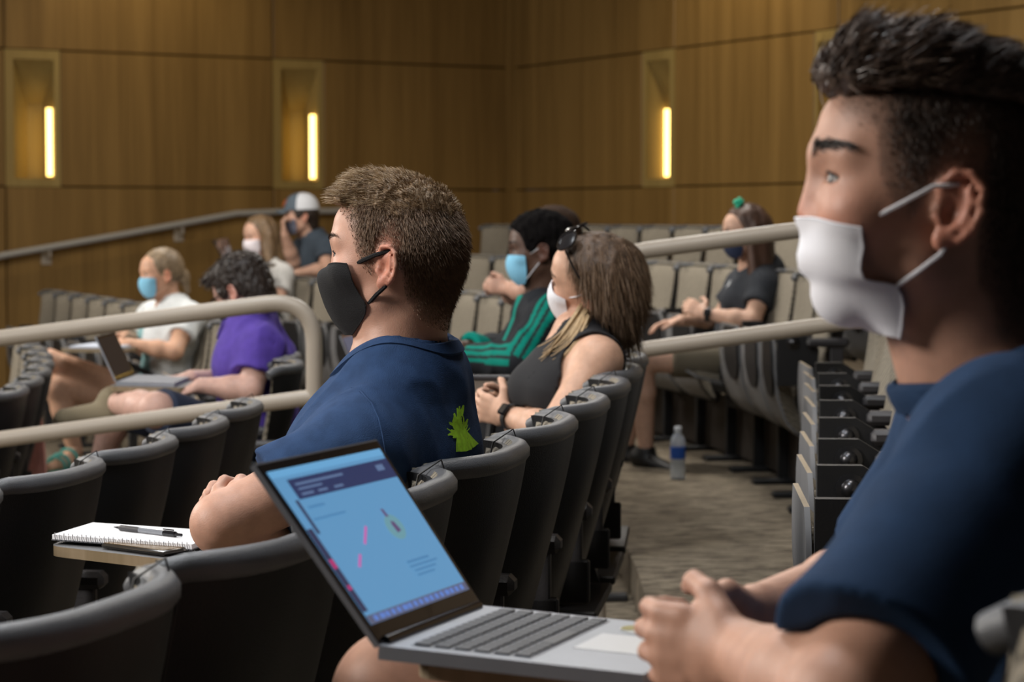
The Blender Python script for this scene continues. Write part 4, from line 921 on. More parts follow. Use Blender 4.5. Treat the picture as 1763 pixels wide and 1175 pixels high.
# ================================================================ the others
def gen_hair(s, ops, m, name='hair', h=None, cutf=None, noise=.004, label=None):
    """soft hair mass from shapes given in head space [(shape,k)], minus cutf"""
    hd = s.head
    def g(P):
        q = hd.loc(P).astype(f32); d = None
        for f, k in ops: d = f(q) if d is None else smin(d, f(q), k)
        d = d+noise*vnoise(q, (60, 60, 12), 3)+noise*.5*vnoise(q, (150, 150, 20), 5)
        if cutf is not None: d = smax(d, cutf(q).astype(f32), .008)
        return (d*hd.sc).astype(f32)
    lo, hi = hd.c-.22, hd.c+.22; lo = lo-[.12, .12, .30]
    o = sculpt(name, g, lo, hi, h or s.res, m, s.root, None, s.o)
    if label: o['label'] = label
    return o
FACECUT = lambda x0=.062, z1=.070: (lambda q: np.minimum(np.minimum(q[:, 0]-x0+.25*np.abs(q[:, 1]), z1-q[:, 2]), .075-np.abs(q[:, 1])+.0*q[:, 0]))
def simple_mask(s, m, fp, sp, label, loops=True, bulge=1.4, loop_m=None):
    """ordinary ear-loop mask placed by head space profile"""
    C = fp or [(.104, -.018), (.112, -.036), (.112, -.060), (.102, -.085), (.085, -.108), (.066, -.118)]; S_ = sp or [(.045, .062, -.020), (.042, .066, -.045), (.040, .064, -.070), (.040, .055, -.095), (.045, .045, -.110)]
    L = [[S_[0], (.015, .075, -.003), (-.004, .081, .012), (-.018, .082, .014)], [S_[-2], (.010, .070, -.055), (-.010, .080, -.030)]] if loops else []
    return mask_mesh(s.head, C, S_, m, s.root, s.o, L, bulge=bulge, label=label, loop_m=loop_m, nv=12, lr=.0016)
def band(s, side, t, m, name, label=None, r=.032, w=.016, face=False):
    e, wr = s.arms[side]; p = wr+(e-wr)*t-s.o; ax = nrm(e-wr); u = nrm(np.cross(ax, [0, 0, 1])); v = np.cross(ax, u); mb = MB()
    an = np.linspace(0, 2*math.pi, 25)[:-1]; P = [p+(u*math.cos(a)+v*math.sin(a))*r for a in an]
    for o, z in ((0, -w/2), (.003, -w/2), (.003, w/2), (0, w/2)): mb.v += [tuple(P[i]+nrm(P[i]-p)*o+ax*z) for i in range(24)]
    for j in range(4):
        for i in range(24): mb.f.append((j*24+i, j*24+(i+1) % 24, ((j+1) % 4)*24+(i+1) % 24, ((j+1) % 4)*24+i)); mb.m.append(0)
    o = mb.build(name, m, s.root)
    if label: o['label'] = label
    if face:
        f = nrm(face); f = nrm(f-ax*np.dot(f, ax)); R = np.column_stack([ax, np.cross(f, ax), f]); b = MB(); b.box(p+f*(r+.004), (.034, .030, .010), R, bev=.004); b.build('watch_face', GLASSB, o)
def trousers(s, m, name='trousers', r=.012, t=1., h=None):
    """legs of cloth from the hips; t<1 stops short of the knee"""
    F = Field(); F.u(fc(s.pv, s.pv+s.up*.06, .118*s.b+r*.6, .11*s.b+r*.6, s.lat, 1.45), .03)
    for q in s.legs:
        hp_, kn, an, toe = s.legs[q]
        if t <= 1: e = hp_+(kn-hp_)*t; f0 = rc(hp_, kn, .088*s.b+r, .062*s.b+r*1.3); pl = plane(e, kn-hp_); F.u(lambda P, f0=f0, pl=pl: smax(f0(P), pl(P), .004), .02)
        else: F.u(rc(hp_, kn, .088*s.b+r, .060*s.b+r), .03); F.u(rc(kn, an, .058*s.b+r, .045*s.b+r), .03)
    return s.cloth(name, F, m, h, .004, (10, 10, 10), pad=.15)
def shoe(s, an, toe, m, name='shoe', sole=None, size=1.):
    an, toe = np.array(an, float), np.array(toe, float); d = nrm(toe-an); dn = nrm(np.array([0, 0, -1])-d*np.dot([0, 0, -1], d)); F = Field(); b = an+dn*.035
    F.u(rc(an, b-d*.02, .042*size, .040*size)); lat = np.cross(d, dn); F.u(fc(b-d*.03, b+d*.17, .036*size, .026*size, lat, 1.35), .02); P = np.array([an, toe, b+d*.2])
    return sculpt(name, F, P.min(0)-.08, P.max(0)+.08, .006, m, s.root, None, s.o)

def woman_sunglasses():
    hd = Head((0, 0, 0), math.pi-math.radians(17), math.radians(10), math.radians(27), .98, True); anchor(hd, (-.012, .080, -.010), W(1010, 521, 5.42))
    s = Person('woman in black tank top and white mask with sunglasses on her head', hd, (.60, .36, .25), W(984, 665, 5.5), (.08, 5.5, .52), (-.22, -.97, -.04), (-.97, .22, 0), .90, .005, .17, W(990, 582, 5.52))
    s.arm(1, W(950, 745, 5.22), W(876, 716, 5.42), (-.75, .55, .2), (.5, .8, .1), sh=W(1030, 622, 5.33), curls=[.7, .75, .8, .85], size=.9, tv=[(.30, .80, .2), (.60, .45, .4), (.70, -.1, .65)])
    s.arm(-1, W(905, 745, 5.75), W(880, 704, 5.60), (-.8, -.45, .1), (.4, -.85, -.1), sh=W(985, 618, 5.70), curl=.75, size=.92)
    for q in (1, -1): s.leg(q, s.pv+s.lat*.09*q, s.pv+s.lat*.1*q+s.fwd*.42, s.pv+s.lat*.1*q+s.fwd*.44+[0, 0, -.45])
    s.body(s.body_field(fem=True)); s.eyes(); s.brows(mat('brown_brow', (.10, .06, .035), .6), .008, 110)
    BL = mat('black_knit', (.010, .010, .012), .85, bump=.2, bscale=600)
    ah = [(lambda P, c=s.sh[q]+s.lat*q*.035: -(np.linalg.norm(P-c.astype(f32), axis=1)-.082), .006) for q in (1, -1)]
    shirt(s, 'tank_top', BL, r=.008, neckr=.098, neckdrop=.05, tilt=.7, scoop=True, fold=.002, bust=.056, sleeves=False, cutfn=ah, h=.0055)
    trousers(s, mat('dark_denim', (.02, .03, .05), .9), h=.009)
    simple_mask(s, MASKW, None, None, 'white cloth face mask', bulge=1.2)
    HB = mat('long_brown_hair', (.105, .062, .036), .62, var=.55, scale=60, stretch=(1, 1, .12)); HG = mat('blonde_lock', (.48, .33, .17), .5, var=.35, scale=90, stretch=(1, 1, .15))
    # parted top, long fall over the back (directions in world terms turned to head space)
    dn = lambda *v: hd.loc((hd.c+np.array(v)).reshape(1, 3))[0]
    ops = [(el((-.012, 0, .034), (.106, .086, .096)), 0), (rc((-.05, .02, .01), tuple(hd.loc(W(1062, 520, 5.46)[None])[0]), .072, .056), .04), (rc((-.05, -.03, .02), tuple(hd.loc(W(1058, 510, 5.58)[None])[0]), .070, .055), .04), (rc(tuple(hd.loc(W(1062, 520, 5.50)[None])[0]), tuple(hd.loc(W(1078, 578, 5.50)[None])[0]), .060, .030), .04)]
    cut = lambda q: np.minimum(np.minimum(q[:, 0]-.035+.35*(q[:, 1]**2)/.08, .078-.25*q[:, 0]-q[:, 2]+.0), 1.)*0-1 if False else -np.maximum(-(q[:, 0]-.012-.25*np.maximum(q[:, 2], 0)-.55*np.maximum(q[:, 2]-.045, 0)*1.6), (q[:, 2]-.088))
    o = gen_hair(s, ops, HB, cutf=lambda q: np.minimum(q[:, 0]-(-.032+.95*np.maximum(q[:, 2]+.005, 0)), (.098-q[:, 2])), noise=.004)
    P, N = sample_surface(o.data, s.o, 7000, 4); q = hd.loc(P)
    fall = np.tile(np.array([.12, 0, -1.]), (len(P), 1)); strands('hair_strands', P, N*.18+fall*.8, fall, .045*(.5+.8*rng.random(len(P))), .0016, mat('lighter_brown_strands', (.17, .105, .06), .55), o, s.o, .5, 3, jit=.2)  # lighter brown strands along the fall of hair
    # blonde lock in front of the shoulder
    m = MB()
    for k in range(44):
        f = k/43; j1, j2, j3 = rng.normal(size=3)
        a = W(1000+14*f+j1*2, 528+20*f+j2*3, 5.43-.04*f); b = W(966+30*f+j2*4, 586+16*f+j1*5, 5.36-.03*f); c = W(930+34*f+j3*6, 612+14*f+j1*10, 5.365-.03*f); t = np.linspace(0, 1, 9)[:, None]; pts = (1-t)**2*a+2*t*(1-t)*b+t*t*c
        m.tube([p-s.o for p in pts], [.0042*(1-.8*(i/8)**1.5) for i in range(9)], 5)
    g = m.build('front_lock', HG, o); g['label'] = 'blonde front lock of hair'
    # sunglasses pushed up on the hair
    GL = tag(empty('sunglasses', tuple(hd.w((.055, 0, .105)))), 'black sunglasses pushed up on the brown haired woman\'s head', 'sunglasses'); go = np.array(GL.location); FR = mat('tortoise_frame', (.012, .010, .010), .15)
    for q in (1, -1):
        c = np.array([.056, q*.036, .122-.002*q*0]); ux = np.array([-.10, q*1., -.28]); uz = nrm([-.86, 0, .50]); ux = nrm(ux-uz*np.dot(ux, uz)); n_ = np.cross(ux, uz)
        m = MB(); an = np.linspace(0, 2*math.pi, 29)[:-1]; P = [c+ux*.030*math.copysign(abs(math.cos(a))**.8, math.cos(a))+uz*.024*math.copysign(abs(math.sin(a))**.8, math.sin(a)) for a in an]
        m.tube([hd.w(p)-go for p in P], .0030, 8, closed=True); m.build('rim', FR, GL)
        m = MB(); b_ = [hd.w(p)-go for p in P]; cc = hd.w(c)-go; nw = hd.wd(n_)*q
        m.add([cc+nw*.004]+b_, [(0, 1+i, 1+(i+1) % 28) for i in range(28)]); m.add([cc-nw*.002]+b_, [(0, 1+(i+1) % 28, 1+i) for i in range(28)]); m.build('lens', GLASSB, GL)
        m = MB(); m.tube([hd.w(p)-go for p in ((.050, q*.066, .112), (.02, q*.086, .078), (-.01, q*.090, .035), (-.03, q*.088, .02))], .0026, 8); m.build('temple', FR, GL)
    m = MB(); m.tube([hd.w(p)-go for p in ((.058, .008, .128), (.061, 0, .132), (.058, -.008, .128))], .003, 8); m.build('bridge', FR, GL)
    band(s, 1, .12, BLACK, 'fitness_band', 'dark fitness band', .030, .018, (-.2, -1, .4)); band(s, -1, .10, WHITE, 'white_wristband', None, .029, .008)
    m = MB(); c = hd.w((-.008, .088, -.046))-s.o; m.tube([c+.009*np.array([math.cos(a), 0, math.sin(a)]) for a in np.linspace(0, 2*math.pi, 17)[:-1]], .0012, 6, closed=True); m.build('hoop_earring', mat('gold', (.8, .55, .2), .25, 1.), s.root)
    return s
P3 = woman_sunglasses()

def man_tracksuit():
    hd = Head((0, 0, 0), math.pi-math.radians(2), math.radians(1), 0, 1.0); anchor(hd, (-.012, .082, -.010), W(934, 437, 7.55))
    s = Person('man in black tracksuit jacket with green stripes and blue mask', hd, (.085, .045, .030), W(935, 610, 7.68), (.10, 7.7, .52), (0, -1, 0), (-1, 0, 0), 1.06, .006, .19, W(938, 512, 7.66))
    s.arm(1, W(893, 622, 7.36), W(806, 618, 7.50), (-1, .1, .1), (0, .2, -1), sh=W(948, 552, 7.46), curl=.4)
    s.arm(-1, W(885, 610, 7.95), W(800, 600, 7.72), (-1, -.1, .1), (0, -.2, -1), sh=W(925, 545, 7.86), curl=.4)
    for q in (1, -1): s.leg(q, s.pv+s.lat*.1*q, s.pv+s.lat*.13*q+s.fwd*.44+[0, 0, .0], s.pv+s.lat*.13*q+s.fwd*.42+[0, 0, -.46])
    s.body(s.body_field()); s.eyes(); s.brows(mat('black_brow', (.01, .008, .007), .7), .008, 100)
    JK = mat('black_jacket', (.016, .017, .020), .75, attr='Col', var=.1, bump=.15, spec=.15)
    def jc(vs):
        c = np.tile(np.array([.016, .018, .022]), (len(vs), 1)); e, w = s.arms[1]; a = s.sh[1]
        for (p0, p1) in ((a+np.array([.0, 0, .045]), e), (e, w)):
            d = nrm(p1-p0); t = (vs-p0)@d; L = np.linalg.norm(p1-p0); out = nrm(np.array([-.10, -1, .38])-d*np.dot([-.10, -1, .38], d)); side = np.cross(d, out); rr = vs-p0-np.outer(t, d); ang = np.arctan2(rr@side, rr@out)
            k = (t > -.02) & (t < L+.02) & (np.linalg.norm(rr, axis=1) < .10) & (np.abs(ang) < 1.0) & ((np.abs(ang) < .14) | ((np.abs(ang) > .30) & (np.abs(ang) < .58)))
            c[k] = (.0, .20, .15)
        q = vs-s.ch; f = q@s.fwd; lt = q@s.lat; u = q@s.up; k = (f > .06) & (np.abs(lt) > .028) & (np.abs(lt) < .075) & (u > -.02); c[k] = (.0, .22, .17)
        return c
    shirt(s, 'track_jacket', JK, r=.018, sl=1.93, sr=.020, neckr=.066, neckdrop=-.03, tilt=.3, fold=.010, colf=jc, fs=(12, 12, 10), h=.0055)
    trousers(s, mat('black_trousers', (.010, .010, .012), .8), t=2, h=.010)
    simple_mask(s, MASKB, None, None, 'light blue surgical face mask', loop_m=MASKW)
    HK = mat('black_curly_hair', (.007, .006, .006), .95, var=.3, bump=1., bscale=250, spec=.08)
    cap_hair(s, zline([(.13, .066), (.088, .066), (.07, .056), (.055, .034), (.045, .0), (.02, -.016), (.0, .018), (-.02, .02), (-.035, -.03), (-.07, -.08), (-.12, -.09)]), .007, .020, HK, h=.005, zt=(.0, .09), noise=.004, soft=.018)
    return s
P4 = man_tracksuit()

def woman_clip():
    hd = Head(W(1283, 400, 10.27), math.pi+math.radians(14), math.radians(-4), 0, .97, True)
    s = Person('woman in dark grey t-shirt with green hair clip and navy mask', hd, (.60, .37, .27), W(1302, 512, 10.35), (1.00, 10.40, .62), (.0, -1, 0), (-1, 0, 0), .95, .007, .165, W(1296, 452, 10.33))
    s.arm(1, W(1295, 553, 10.07), W(1216, 541, 10.15), (-.85, .35, .42), (.3, .8, -.5), sh=W(1316, 492, 10.17), curl=.8, size=.95, tv=[(.30, .80, .2), (.60, .45, .4), (.70, -.1, .65)])
    s.arm(-1, W(1240, 548, 10.60), W(1172, 552, 10.37), (-1, -.1, -.15), (0, -.1, -1), sh=W(1275, 490, 10.53), curl=.35, size=.95)
    s.leg(1, s.pv+s.lat*.09, s.pv+s.lat*.12+s.fwd*.42, W(1112, 778, 10.40)); s.leg(-1, s.pv-s.lat*.09, s.pv-s.lat*.13+s.fwd*.42, W(1078, 772, 10.65))
    s.body(s.body_field(fem=True)); s.eyes(); s.brows(mat('brown_brow', (.10, .06, .035), .6), .008, 80)
    TE = mat('charcoal_tee', (.022, .026, .034), .9, attr='Col', var=.15, bump=.2)
    def tc(vs):
        c = np.tile(np.array([.024, .028, .036]), (len(vs), 1)); q = vs-s.ch; f, l, u = q@s.fwd, q@s.lat-.015, q@s.up-.01
        r = np.hypot(l, u); an = np.arctan2(u, l); star = r < .034+.022*np.cos(5*(an-math.pi/2)); c[(f > .05) & star] = (.55, .57, .58); return c
    shirt(s, 't_shirt', TE, r=.014, sl=.58, sr=.026, neckr=.07, neckdrop=.01, fold=.006, bust=.062, colf=tc, h=.006)
    F_ = trousers(s, mat('olive_shorts', (.14, .12, .085), .9), t=.7, h=.009)
    BT = mat('black_boot_leather', (.010, .009, .009), .5)
    for q in (1, -1): an = s.legs[q][2]; shoe(s, an, an+np.array([-.16*-1*.2+.10, -.12, -.05]), BT, 'boot', size=1.1)
    simple_mask(s, mat('navy_mask_fabric', (.018, .028, .065), .9), None, None, 'navy face mask', loops=False)
    H = mat('auburn_hair', (.085, .042, .026), .5, var=.45, scale=50, stretch=(1, 1, .15))
    ops = [(el((-.012, 0, .034), (.108, .088, .098)), 0), (rc((-.05, .04, .0), (-.045, .06, -.20), .062, .050), .04), (rc((-.05, -.04, .0), (-.05, -.06, -.20), .062, .050), .04), (rc((.0, .078, -.01), (.01, .085, -.20), .024, .030), .03), (rc((-.05, 0, .0), (-.085, 0, -.19), .075, .055), .04)]
    gen_hair(s, ops, H, cutf=lambda q: np.minimum(q[:, 0]-(.024+.45*np.maximum(q[:, 2], 0)), (.088-q[:, 2])), h=.007)
    m = MB(); c = hd.w((.030, .02, .128))-s.o
    for dx, dz, r in ((0, 0, .014), (.012, .012, .013), (-.012, .010, .013), (.004, .020, .012), (-.004, -.008, .012)): m.lathe([(r*math.sin(t), -r*math.cos(t)) for t in np.linspace(.05, 3.09, 8)], 10, c+np.array([dx, 0, dz]))
    m.build('hair_clip', mat('green_scrunchie', (.02, .42, .25), .6), s.root)['label'] = 'bright green hair clip'
    for q in (1, -1):
        m = MB(); P = [(.098, q*(.033+.024*math.cos(a)), -.002+.018*math.sin(a)) for a in np.linspace(0, 2*math.pi, 21)[:-1]]; m.tube([hd.w(p)-s.o for p in P], .0028, 6, closed=True); m.tube([hd.w(p)-s.o for p in ((.096, q*.057, .004), (.05, q*.075, .004), (.0, q*.082, .0))], .002, 6); m.build('glasses', GLASSB, s.root)
    band(s, 1, .06, BLACK, 'wrist_watch', 'black wrist watch', .030, .022, (-.2, -1, .3)); return s
P5 = woman_clip()

def woman_white():
    hd = Head(W(277, 472, 10.95), math.pi+math.radians(22), math.radians(0), 0, .97, True)
    s = Person('woman in white shirt and aqua mask with crossed bare legs', hd, (.62, .36, .24), W(296, 578, 11.0), (-1.66, 11.05, .36), (.3, -.95, 0), (-.95, -.3, 0), .95, .008, .17, W(290, 522, 11.0))
    s.arm(1, W(300, 606, 10.72), W(222, 592, 10.72), (-1, .2, .05), (0, .3, -1), sh=W(326, 548, 10.86), curl=.5)
    s.arm(-1, W(250, 600, 11.2), W(216, 578, 10.95), (-.6, -.7, .0), (0, -.3, -1), sh=W(262, 545, 11.2), curl=.5)
    s.leg(1, s.pv+s.lat*.08, W(84, 622, 10.75), W(150, 700, 11.0)); s.leg(-1, s.pv-s.lat*.02+[0, 0, -.03], W(96, 668, 10.7), W(130, 776, 10.75))
    s.body(s.body_field(fem=True)); s.eyes()
    TW = mat('white_tee', (.62, .66, .68), .9, attr='Col', var=.1)
    def tc(vs):
        c = np.tile(np.array([.66, .69, .70]), (len(vs), 1)); q = vs-s.ch; f, l, u = q@s.fwd, q@s.lat, q@s.up; c[(f > .02) & (u < .02) & (l < .08) & (l > -.13)] = (.22, .40, .42); return c
    shirt(s, 't_shirt', TW, r=.014, sl=.55, sr=.026, neckr=.07, fold=.007, bust=.06, colf=tc, h=.008)
    trousers(s, mat('dark_shorts', (.03, .04, .05), .9), t=.42, h=.010)
    simple_mask(s, MASKB, None, None, 'aqua blue surgical face mask', loops=False)
    H = mat('ash_blonde_hair', (.26, .185, .11), .5, var=.4, scale=60)
    gen_hair(s, [(el((-.012, 0, .034), (.104, .083, .096)), 0), (el((-.105, 0, -.01), (.035, .035, .035)), .02), (rc((-.115, 0, -.02), (-.13, .01, -.09), .028, .014), .02)], H, cutf=lambda q: np.minimum(np.minimum(q[:, 0]-(.030+.45*np.maximum(q[:, 2], 0)), (.084-q[:, 2])), 1.)*1.0, h=.008)
    # strappy sandal
    SA = mat('teal_strap', (.07, .30, .26), .6); an = s.legs[-1][2]; toe = W(84, 806, 10.55); F = Field(); d = nrm(toe-an)
    ft = sculpt('foot', Field().u(rc(an, an+d*.10+[0, 0, -.02], .036, .034)).u(rc(an+d*.08+[0, 0, -.03], toe, .034, .020), .03), np.minimum(an, toe)-.08, np.maximum(an, toe)+.08, .007, SKIN, s.root, s.skincol(), s.o)
    m = MB()
    for t in (.25, .55, .72): c = an*(1-t)+toe*t+np.array([0, 0, -.012]); u = nrm(np.cross(d, [0, 0, 1])); v = np.cross(d, u); m.tube([c+(u*math.cos(a)*1.15+v*math.sin(a))*.041-s.o for a in np.linspace(0, 2*math.pi, 17)[:-1]], .008, 6, closed=True)
    m.box((an*.4+toe*.6)+np.array([0, 0, -.048])-s.o, (.24, .085, .016), rotm((0, 0, 1), math.atan2(d[1], d[0])), bev=.005); m.build('sandal', SA, s.root)['label'] = 'teal strappy sandal'
    return s
P6 = woman_white()

def man_purple():
    hd = Head((0, 0, 0), math.pi-math.radians(28), math.radians(-22), 0, 1.0); anchor(hd, (-.012, .082, -.010), W(400, 507, 7.82))
    s = Person('man in purple t-shirt and glasses looking down at his laptop', hd, (.60, .37, .30), W(438, 622, 7.95), (-.86, 7.98, .45), (-.1, -.99, 0), (-.99, .1, 0), 1.0, .006, .185, W(424, 556, 7.94))
    s.arm(1, W(430, 672, 7.70), W(346, 664, 7.72), (-.9, .1, -.35), (.2, .2, -1), sh=W(452, 598, 7.76), curl=.5)
    s.arm(-1, W(400, 660, 8.2), W(330, 650, 8.0), (-1, -.1, -.1), (0, 0, -1), sh=W(425, 590, 8.12), curl=.4)
    s.leg(1, s.pv+s.lat*.09, W(268, 706, 7.52), W(196, 694, 7.84)); s.leg(-1, s.pv-s.lat*.09, W(205, 700, 8.15), W(172, 800, 8.12))
    s.body(s.body_field()); s.eyes(); s.brows(mat('dark_brow', (.02, .012, .008), .6), .008, 90)
    PU = mat('purple_tee', (.085, .045, .33), .9, var=.2, bump=.2)
    shirt(s, 't_shirt', PU, r=.014, sl=.62, sr=.028, neckr=.07, fold=.008, h=.006); collar_ring(s, PU, .018)
    trousers(s, mat('navy_shorts', (.015, .022, .045), .9), t=.97, h=.009)
    KH = mat('khaki_canvas', (.20, .165, .105), .9, bump=.3)
    sh = shoe(s, s.legs[1][2], W(100, 706, 7.78), KH, 'shoe', size=1.4); sh['label'] = 'khaki canvas shoe resting over the knee'
    shoe(s, s.legs[-1][2], s.legs[-1][2]+np.array([-.15, -.05, -.06]), KH, 'shoe', size=1.1)
    simple_mask(s, CLOTHB, None, None, 'black face mask', loops=False)
    H = mat('espresso_hair', (.028, .017, .012), .5, var=.4, scale=120)
    o = cap_hair(s, zline([(.14, .05), (.09, .058), (.07, .05), (.055, .03), (.04, -.01), (.015, -.02), (.004, .016), (-.02, .022), (-.034, -.02), (-.06, -.07), (-.12, -.085)]), .010, .022, H, [(el((.088, .01, .085), (.036, .05, .020)), .015)], h=.005, noise=.005)
    P, N = sample_surface(o.data, s.o, 2600, 4); q = hd.loc(P); strands('hair_strands', P, N*.4+np.tile(hd.wd((.7, 0, -.2)), (len(P), 1))*.6, np.tile(hd.wd((.3, 0, -.8)), (len(P), 1)), .022*(.5+.8*rng.random(len(P))), .002, H, o, s.o, .6, 3)
    for q in (1, -1):
        m = MB(); P = [(.097, q*(.033+.024*math.cos(a)), -.004+.018*math.sin(a)) for a in np.linspace(0, 2*math.pi, 21)[:-1]]; m.tube([hd.w(p)-s.o for p in P], .0028, 6, closed=True); m.tube([hd.w(p)-s.o for p in ((.096, q*.057, .004), (.05, q*.075, .004), (-.005, q*.084, .006))], .0022, 6); m.build('glasses', GLASSB, s.root)
    return s
P7 = man_purple()

def girl_pale_mask():
    hd = Head(W(447, 407, 14.0), math.pi+math.radians(35), math.radians(-4), 0, .98, True)
    s = Person('girl with long light brown hair and pale mask sitting near the side wall', hd, (.60, .36, .26), W(462, 500, 14.0), (-1.45, 14.05, .48), (.45, -.89, 0), (-.89, -.45, 0), .92, .009, .165, W(452, 452, 14.0))
    s.arm(1, W(478, 530, 13.75), W(425, 540, 13.6), (-1, -.1, 0), (0, 0, -1), sh=W(485, 474, 13.9)); s.arm(-1, W(425, 530, 14.1), W(395, 535, 13.8), (-1, -.1, 0), (0, 0, -1), sh=W(428, 470, 14.15))
    for q in (1, -1): s.leg(q, s.pv+s.lat*.09*q, s.pv+s.lat*.12*q+s.fwd*.42, s.pv+s.lat*.12*q+s.fwd*.42+[0, 0, -.45])
    s.body(s.body_field(fem=True)); s.eyes()
    shirt(s, 't_shirt', mat('pale_tee', (.55, .54, .52), .9), r=.014, sl=.55, sr=.026, bust=.06, h=.009); trousers(s, mat('dark_jeans', (.02, .03, .05), .9), t=2, h=.012)
    simple_mask(s, MASKP, None, None, 'pale pink face mask', loops=False)
    H = mat('light_brown_hair', (.20, .125, .065), .5, var=.5, scale=40, stretch=(1, 1, .2))
    ops = [(el((-.012, 0, .034), (.108, .090, .098)), 0)]+[(rc((-.02, q*.07, .0), (.0+.02, q*.10, -.24), .040, .040), .04) for q in (1, -1)]+[(rc((-.06, 0, .0), (-.09, .03, -.26), .075, .06), .04)]
    gen_hair(s, ops, H, cutf=lambda q: np.minimum(q[:, 0]-(.034+.40*np.maximum(q[:, 2], 0)), (.088-q[:, 2])), h=.009, noise=.008); return s
P8 = girl_pale_mask()

def man_cap():
    hd = Head(W(518, 373, 15.0), math.pi+math.radians(12), math.radians(-2), 0, 1.0)
    s = Person('man in grey and white trucker cap with a fist near his chin', hd, (.55, .33, .24), W(545, 445, 15.1), (-1.22, 15.2, .66), (.3, -.95, 0), (-.95, -.3, 0), 1.05, .009, .19, W(534, 404, 15.05))
    s.arm(1, W(562, 464, 14.75), W(515, 470, 14.65), (-1, .1, 0), (0, 0, -1), sh=W(562, 428, 14.9)); s.arm(-1, W(505, 452, 15.0), W(490, 405, 14.9), (-.15, .1, 1), (.9, .2, .2), sh=W(520, 430, 15.3), curl=1.1)
    for q in (1, -1): s.leg(q, s.pv+s.lat*.09*q, s.pv+s.lat*.12*q+s.fwd*.42, s.pv+s.lat*.12*q+s.fwd*.42+[0, 0, -.45])
    s.body(s.body_field()); s.eyes()
    TE = mat('slate_tee', (.04, .055, .075), .9, attr='Col', var=.1)
    def tc(vs):
        c = np.tile(np.array([.042, .058, .078]), (len(vs), 1)); q = vs-s.ch; f, l, u = q@s.fwd, q@s.lat, q@s.up; c[(f > .04) & (np.hypot(l-.06, u-.04) < .03)] = (.25, .22, .08); return c
    shirt(s, 't_shirt', TE, r=.014, sl=.6, sr=.03, h=.009, colf=tc); trousers(s, mat('dark_jeans', (.02, .03, .05), .9), t=2, h=.012)
    simple_mask(s, MASKG, None, None, 'grey face mask', loops=False)
    H = mat('espresso_hair', (.028, .017, .012), .5); cap_hair(s, zline([(.14, .05), (.09, .058), (.07, .05), (.055, .03), (.04, -.01), (.015, -.02), (.004, .0), (-.02, .0), (-.034, -.05), (-.06, -.09), (-.12, -.10)]), .010, .008, H, h=.008, noise=.005)
    cap = empty('trucker_cap', (0, 0, 0)); cap.parent = s.root; cap.location = tuple(hd.w((0, 0, .08))-s.o); co = np.array(s.o)+np.array(cap.location); cap['label'] = 'grey and white trucker cap'
    GR = mat('cap_grey_cloth', (.10, .13, .16), .9); WH = mat('cap_white_mesh', (.70, .72, .76), .9)
    def dome(nm, lo_, hi_, mt):
        m = MB()
        def pt(a, b, r=0.): an = lo_+(hi_-lo_)*a; e = b*math.pi/2; return hd.w((-.008+(.112+r)*math.cos(an)*math.cos(e)**.8, (.090+r)*math.sin(an)*math.cos(e)**.8, .045+(.105+r)*math.sin(e)))-co
        m.slab(lambda a, b: pt(a, b, .003), lambda a, b: pt(a, b), 16, 10); m.build(nm, mt, cap)
    dome('front_panel', -1.15, 1.15, GR); dome('mesh_back', 1.15, 2*math.pi-1.15, WH)
    m = MB(); br = lambda a, b, o=0.: hd.w((.085+(.085*b)*math.cos((a-.5)*2.0), (a-.5)*.150*(1-.15*b), .050-.012*b-.05*(a-.5)**2+o))-co
    m.slab(lambda a, b: br(a, b, .004), lambda a, b: br(a, b), 12, 5); m.build('brim', GR, cap)
    m = MB(); c = lambda a, b, o=0.: hd.w((.105-.02*b, (a-.5)*.045, .072+.04*b))-co+hd.wd((.006+o, 0, .0)); m.slab(lambda a, b: c(a, b, .003), lambda a, b: c(a, b), 4, 4); m.build('emblem', mat('orange_emblem', (.65, .13, .03), .7), cap)['label'] = 'orange front emblem'
    return s
P9 = man_cap()

def person_hidden():
    hd = Head(W(950, 414, 8.95), math.pi, math.radians(-4), 0, 1.0)
    s = Person('brown haired person mostly hidden behind the man in the tracksuit', hd, (.58, .34, .25), W(950, 545, 8.98), (.08, 9.0, .53), (0, -1, 0), (-1, 0, 0), 1.0, .009, .185, W(952, 470, 8.97))
    s.arm(1, W(905, 500, 8.75), W(876, 497, 8.85), (-.9, .2, .15), (.2, .9, 0), sh=W(955, 500, 8.78), curl=.9, size=.8); s.arm(-1, W(890, 510, 9.2), W(868, 498, 9.02), (-.8, -.4, .1), (.2, -.9, 0), sh=W(945, 500, 9.18), curl=.9, size=.8)
    for q in (1, -1): s.leg(q, s.pv+s.lat*.09*q, s.pv+s.lat*.12*q+s.fwd*.42, s.pv+s.lat*.12*q+s.fwd*.42+[0, 0, -.45])
    s.body(s.body_field()); s.eyes()
    shirt(s, 't_shirt', mat('grey_tee', (.09, .09, .10), .9), r=.014, sl=.6, sr=.03, h=.009); trousers(s, mat('dark_jeans', (.02, .03, .05), .9), t=2, h=.012)
    simple_mask(s, MASKG, None, None, None, loops=False)
    cap_hair(s, zline([(.14, .05), (.09, .058), (.07, .05), (.055, .03), (.04, -.01), (.015, -.02), (.004, .0), (-.02, .0), (-.034, -.05), (-.06, -.09), (-.12, -.10)]), .012, .02, mat('chestnut_hair', (.05, .03, .02), .9, spec=.1), h=.008); return s
P10 = person_hidden()
